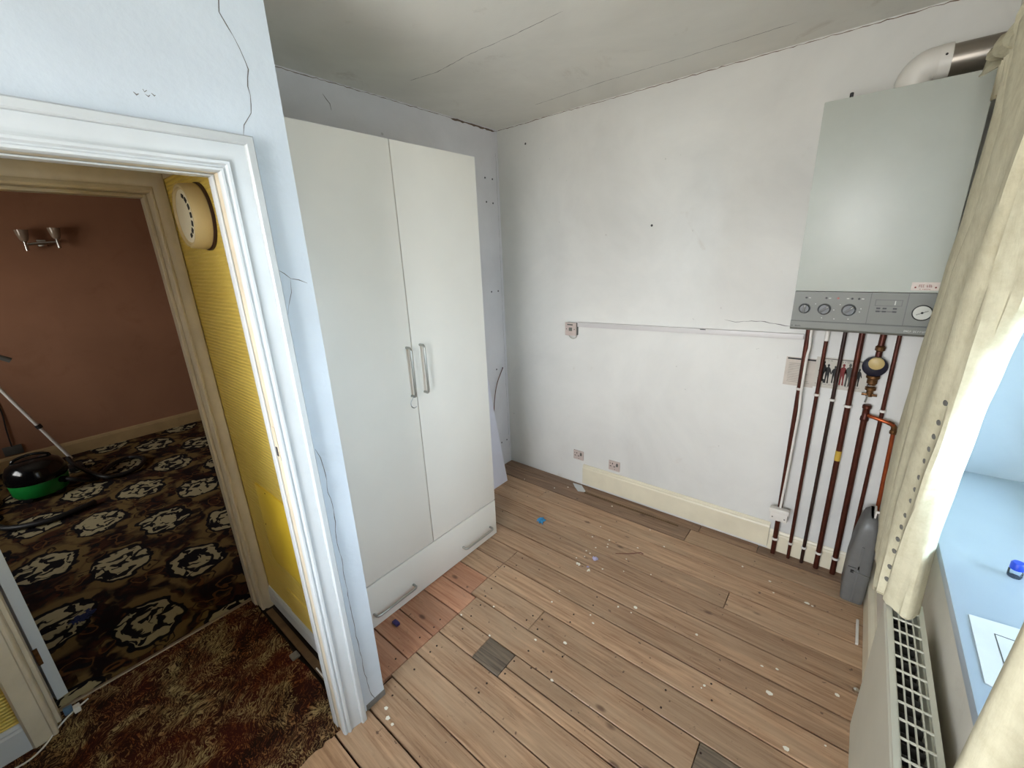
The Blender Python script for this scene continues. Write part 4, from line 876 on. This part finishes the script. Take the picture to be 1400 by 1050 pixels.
for (x, y), r0, lb in CL:
    mbx = MB()
    for q in range(9):
        a, d_ = random.random()*6.28, random.random()*r0*.75; s_ = r0*random.uniform(.25, .42)
        mbx.lathe([(s_*.8, 0), (s_, s_*.3), (s_*.5, s_*.8)], Matrix.Translation((x+d_*math.cos(a), y+d_*math.sin(a), .001)) @ Matrix.Rotation(a, 4, 'Z'), 5)
    one('plaster_crumb', mbx, M['flake'] if r0 > .012 else M['lilac'], lb, 'crumb')
def fluff(x, y, r0, mat, label):
    mbx = MB(); rr = random.Random(int(x*1000))
    for q in range(46):
        a, d_ = rr.random()*6.28, r0*math.sqrt(rr.random())*.85; px, py = x+d_*math.cos(a), y+d_*math.sin(a); b_ = rr.random()*6.28; L = r0*rr.uniform(.3, .7)
        hz = .002+rr.random()*.012
        mbx.tube([(px, py, hz), (px+L*.5*math.cos(b_), py+L*.5*math.sin(b_), hz+.005), (px+L*math.cos(b_+.8), py+L*math.sin(b_+.8), max(.002, hz-.002))], [.003, .0045, .002], 5)
    one('lint_ball', mbx, mat, label, 'lint')
fluff(.745, -.59, .026, M['blue_fluff'], 'bright blue ball of lint on the floorboards near the wardrobe corner')
fluff(1.218, -.707, .014, M['lilac'], 'small pale lilac tuft of lint beside the plaster crumbs')
one('twig', MB().tube([(1.29, -.588, .004), (1.366, -.535, .005), (1.408, -.494, .006), (1.426, -.496, .004)], [.0018, .0025, .003, .0035], 7), M['brown_cable'], 'thin bent brown twig lying on the floorboards mid-room', 'twig')
scrap([(.66, -.035), (.735, -.028), (.80, -.085), (.795, -.10), (.752, -.115), (.70, -.075)], .001, .003, M['paper'], 'card_scrap', 'torn white card scrap on the floor by the skirting end', 'scrap')
one('timber_offcut', MB().box(.80, 1.50, -.108, -.098, 0, .004), M['wood_strip'], 'thin pale sliver of wood lying along the far skirting', 'offcut')
one('small_purple_cap', MB().box(.625, .662, -1.715, -1.692, .0005, .016), plain('dark_purple_plastic', rgb(42, 34, 92), .3), 'dark blue-purple plastic cap on the floor under the drawer', 'cap', bevel=.003)
scrap([(-.30, -2.76), (-.24, -2.755), (-.22, -2.79), (-.28, -2.80)], .006, .004, M['clear'], 'plastic_scrap', 'pale green-grey plastic scrap on the medallion carpet beside the door frame', 'scrap')
fluff(-.728, -2.688, .045, plain('navy_cloth', rgb(36, 44, 84), .9), 'dark navy tuft on the medallion carpet near the door frame')
one('hall_cable', MB().tube(spline([(-.09, -2.74, .014), (-.06, -2.80, .012), (-.02, -2.84, .012), (.03, -2.88, .011), (.05, -2.93, .010), (.03, -3.02, .010), (.02, -3.12, .010)], 6), .0032, 8), M['white_plastic'], 'thin white cable trailing across the hall carpet from the door frame', 'cable', smooth=True)
cc = thing('cable_clip', (-.05, -2.79, .008), 'small white and blue-grey cable clip at the foot of the inner door frame', 'clip')
build('body', MB().box(-.075, -.050, -2.785, -2.765, .008, .034), M['white_plastic'], cc, bevel=.002); build('blue_tab', MB().box(-.085, -.070, -2.812, -2.786, .008, .040), plain('slate_blue_plastic', rgb(92, 118, 140), .5), cc, bevel=.002)

# ------------------------------------------------------------------ hall fittings
YW = -2.0255
ap = thing('access_panel', (.45, YW, .40), 'glossy yellow access panel set low in the yellow wallpapered wall', 'panel')
build('panel', MB().box(.196, .70, YW-.007, YW+.001, .40, .807), M['yellow_gloss'], ap, bevel=.003)
for x, z in ((.31, .793), (.58, .790), (.22, .60)): build('screw', MB().lathe([(.004, 0), (.003, .0015)], axis_y(x, YW-.007, z), 8), M['brush'], ap)
one('wallpaper_patch', MB().box(.275, .60, YW-.004, YW+.001, .115, .262), M['yellow'], 'small peeling wallpaper patch just above the skirting on the yellow wall', 'patch')
sa = thing('smoke_alarm', (.25, YW, 1.93), 'round yellowed smoke alarm high on the yellow wall', 'smoke alarm')
AX, AZ = .352, 1.915
build('base_plate', MB().lathe([(.112, 0), (.112, .008), (.104, .010)], axis_y(AX, YW, AZ), 40), M['maroon'], sa, smooth=True)
build('body', MB().lathe([(.106, .009), (.108, .014), (.104, .054), (.100, .060), (.094, .060), (.090, .054), (.086, .053)], axis_y(AX, YW, AZ), 48), M['alarm'], sa, smooth=True)
build('face', MB().lathe([(.087, .050), (.084, .0545), (.060, .056)], axis_y(AX, YW, AZ), 40), M['alarm_face'], sa, smooth=True)
for i in range(7):
    t = math.radians(-70+i*23); Mx = axis_y(AX, YW, AZ) @ Matrix.Rotation(t, 4, 'Z')
    build('vent_slot', MB().box(.060, .072, -.0085, .0085, .0530, .0575, 0, Mx), M['ink'], sa)
# ------------------------------------------------------------------ lounge things
wlp = thing('wall_lamp', (-3.711, -2.15, 2.0), 'chrome twin wall lamp with pale glass shades on the brown wall', 'wall lamp')
build('bar', MB().tube([(-3.66, -2.26, 2.01), (-3.66, -2.05, 2.03)], .013, 12), M['chrome'], wlp, smooth=True)
build('back_plate', MB().box(-3.711, -3.67, -2.185, -2.125, 1.99, 2.05), M['chrome'], wlp, bevel=.004)
for y, z in ((-2.258, 2.00), (-2.052, 2.02)):
    build('lamp_holder', MB().tube([(-3.64, y, z-.045), (-3.64, y, z+.035)], .014, 12), M['chrome'], wlp, smooth=True)
    build('glass_shade', MB().lathe([(.018, .035), (.030, .05), (.040, .10), (.044, .13)], Matrix.Translation((-3.64, y, z)), 16), M['frost'], wlp, smooth=True)
ls = thing('lounge_socket', (-3.711, -2.80, .17), 'dark double socket low on the brown wall behind the vacuum cleaner', 'socket')
build('face_plate', MB().box(-3.711, -3.698, -2.86, -2.74, .15, .235), M['boiler_grey2'], ls, bevel=.003)
build('socket_cable', MB().tube(spline([(-3.70, -2.80, .23), (-3.70, -2.79, .40), (-3.705, -2.775, .60), (-3.705, -2.81, .80), (-3.70, -2.90, 1.1)], 5), .005, 6), M['blackp'], ls)
vx, vy = -2.80, -2.70
vc = thing('vacuum_cleaner', (vx, vy, 0), 'round green and black vacuum cleaner on the medallion carpet', 'vacuum cleaner')
T = Matrix.Translation((vx, vy, .006))
build('green_tub', MB().lathe([(.12, .03), (.150, .035), (.165, .06), (.172, .15), (.168, .16)], T, 40), M['green'], vc, smooth=True, label='green plastic tub')
build('black_dome', MB().lathe([(.172, .155), (.180, .165), (.180, .19), (.172, .24), (.150, .285), (.11, .315), (.05, .33), (.01, .332)], T, 40), M['black_gloss'], vc, smooth=True, label='glossy black dome lid')
build('carry_handle', MB().tube(spline([(vx, vy-.11, .30), (vx, vy-.09, .345), (vx, vy, .365), (vx, vy+.09, .345), (vx, vy+.11, .30)], 5), .011, 10), M['black_gloss'], vc, smooth=True)
for a in (40, 140, 220, 320):
    wx, wy = vx+.14*math.cos(math.radians(a)), vy+.14*math.sin(math.radians(a))
    build('wheel', MB().lathe([(.034, -.012), (.040, -.008), (.040, .008), (.034, .012)], Matrix.Translation((wx, wy, .047)) @ Matrix.Rotation(math.radians(a), 4, 'Z') @ Matrix.Rotation(math.pi/2, 4, 'Y'), 18), M['blackp'], vc, smooth=True)
build('hose_inlet', MB().tube([(vx+.10, vy+.10, .13), (vx+.15, vy+.14, .13)], .026, 14), M['black_gloss'], vc, smooth=True)
hz = .033
hose = spline([(vx+.13, vy+.13, .136), (vx+.16, vy+.20, .10), (-2.72, -2.40, hz), (-2.95, -2.26, hz), (-3.02, -2.12, hz), (-2.86, -2.04, hz), (-2.66, -2.12, hz), (-2.62, -2.26, hz), (-2.66, -2.36, .06), (-3.0, -2.47, .10), (-3.18, -2.50, .14)], 10)
build('hose', MB().tube(hose, [.019 if i % 2 else .0165 for i in range(len(hose))], 10), M['blackp'], vc, smooth=True)
h2 = spline([(-2.95, -2.97, hz), (-2.62, -3.0, hz), (-2.28, -2.93, hz), (-2.14, -2.74, hz), (-2.16, -2.55, hz), (-2.20, -2.46, hz)], 10)
build('hose', MB().tube(h2, [.022 if i % 2 else .019 for i in range(len(h2))], 10), M['blackp'], vc, smooth=True)
build('wand', MB().tube([(-3.2, -2.478, .12), (-3.2, -2.62, .556), (-3.2, -2.716, .856), (-3.2, -2.84, 1.24)], .013, 12), M['wand'], vc, smooth=True)
build('wand_joint', MB().tube([(-3.2, -2.588, .462), (-3.2, -2.598, .495)], .021, 12), M['blackp'], vc)
build('hose_grip', MB().tube([(-3.2, -2.60, 1.075), (-3.2, -2.66, 1.12), (-3.2, -2.80, 1.13), (-3.2, -2.85, 1.10)], .022, 10), M['boiler_grey2'], vc, smooth=True)
build('floor_head', MB().box(-3.28, -3.13, -2.52, -2.42, .006, .05), M['blackp'], vc, bevel=.01)
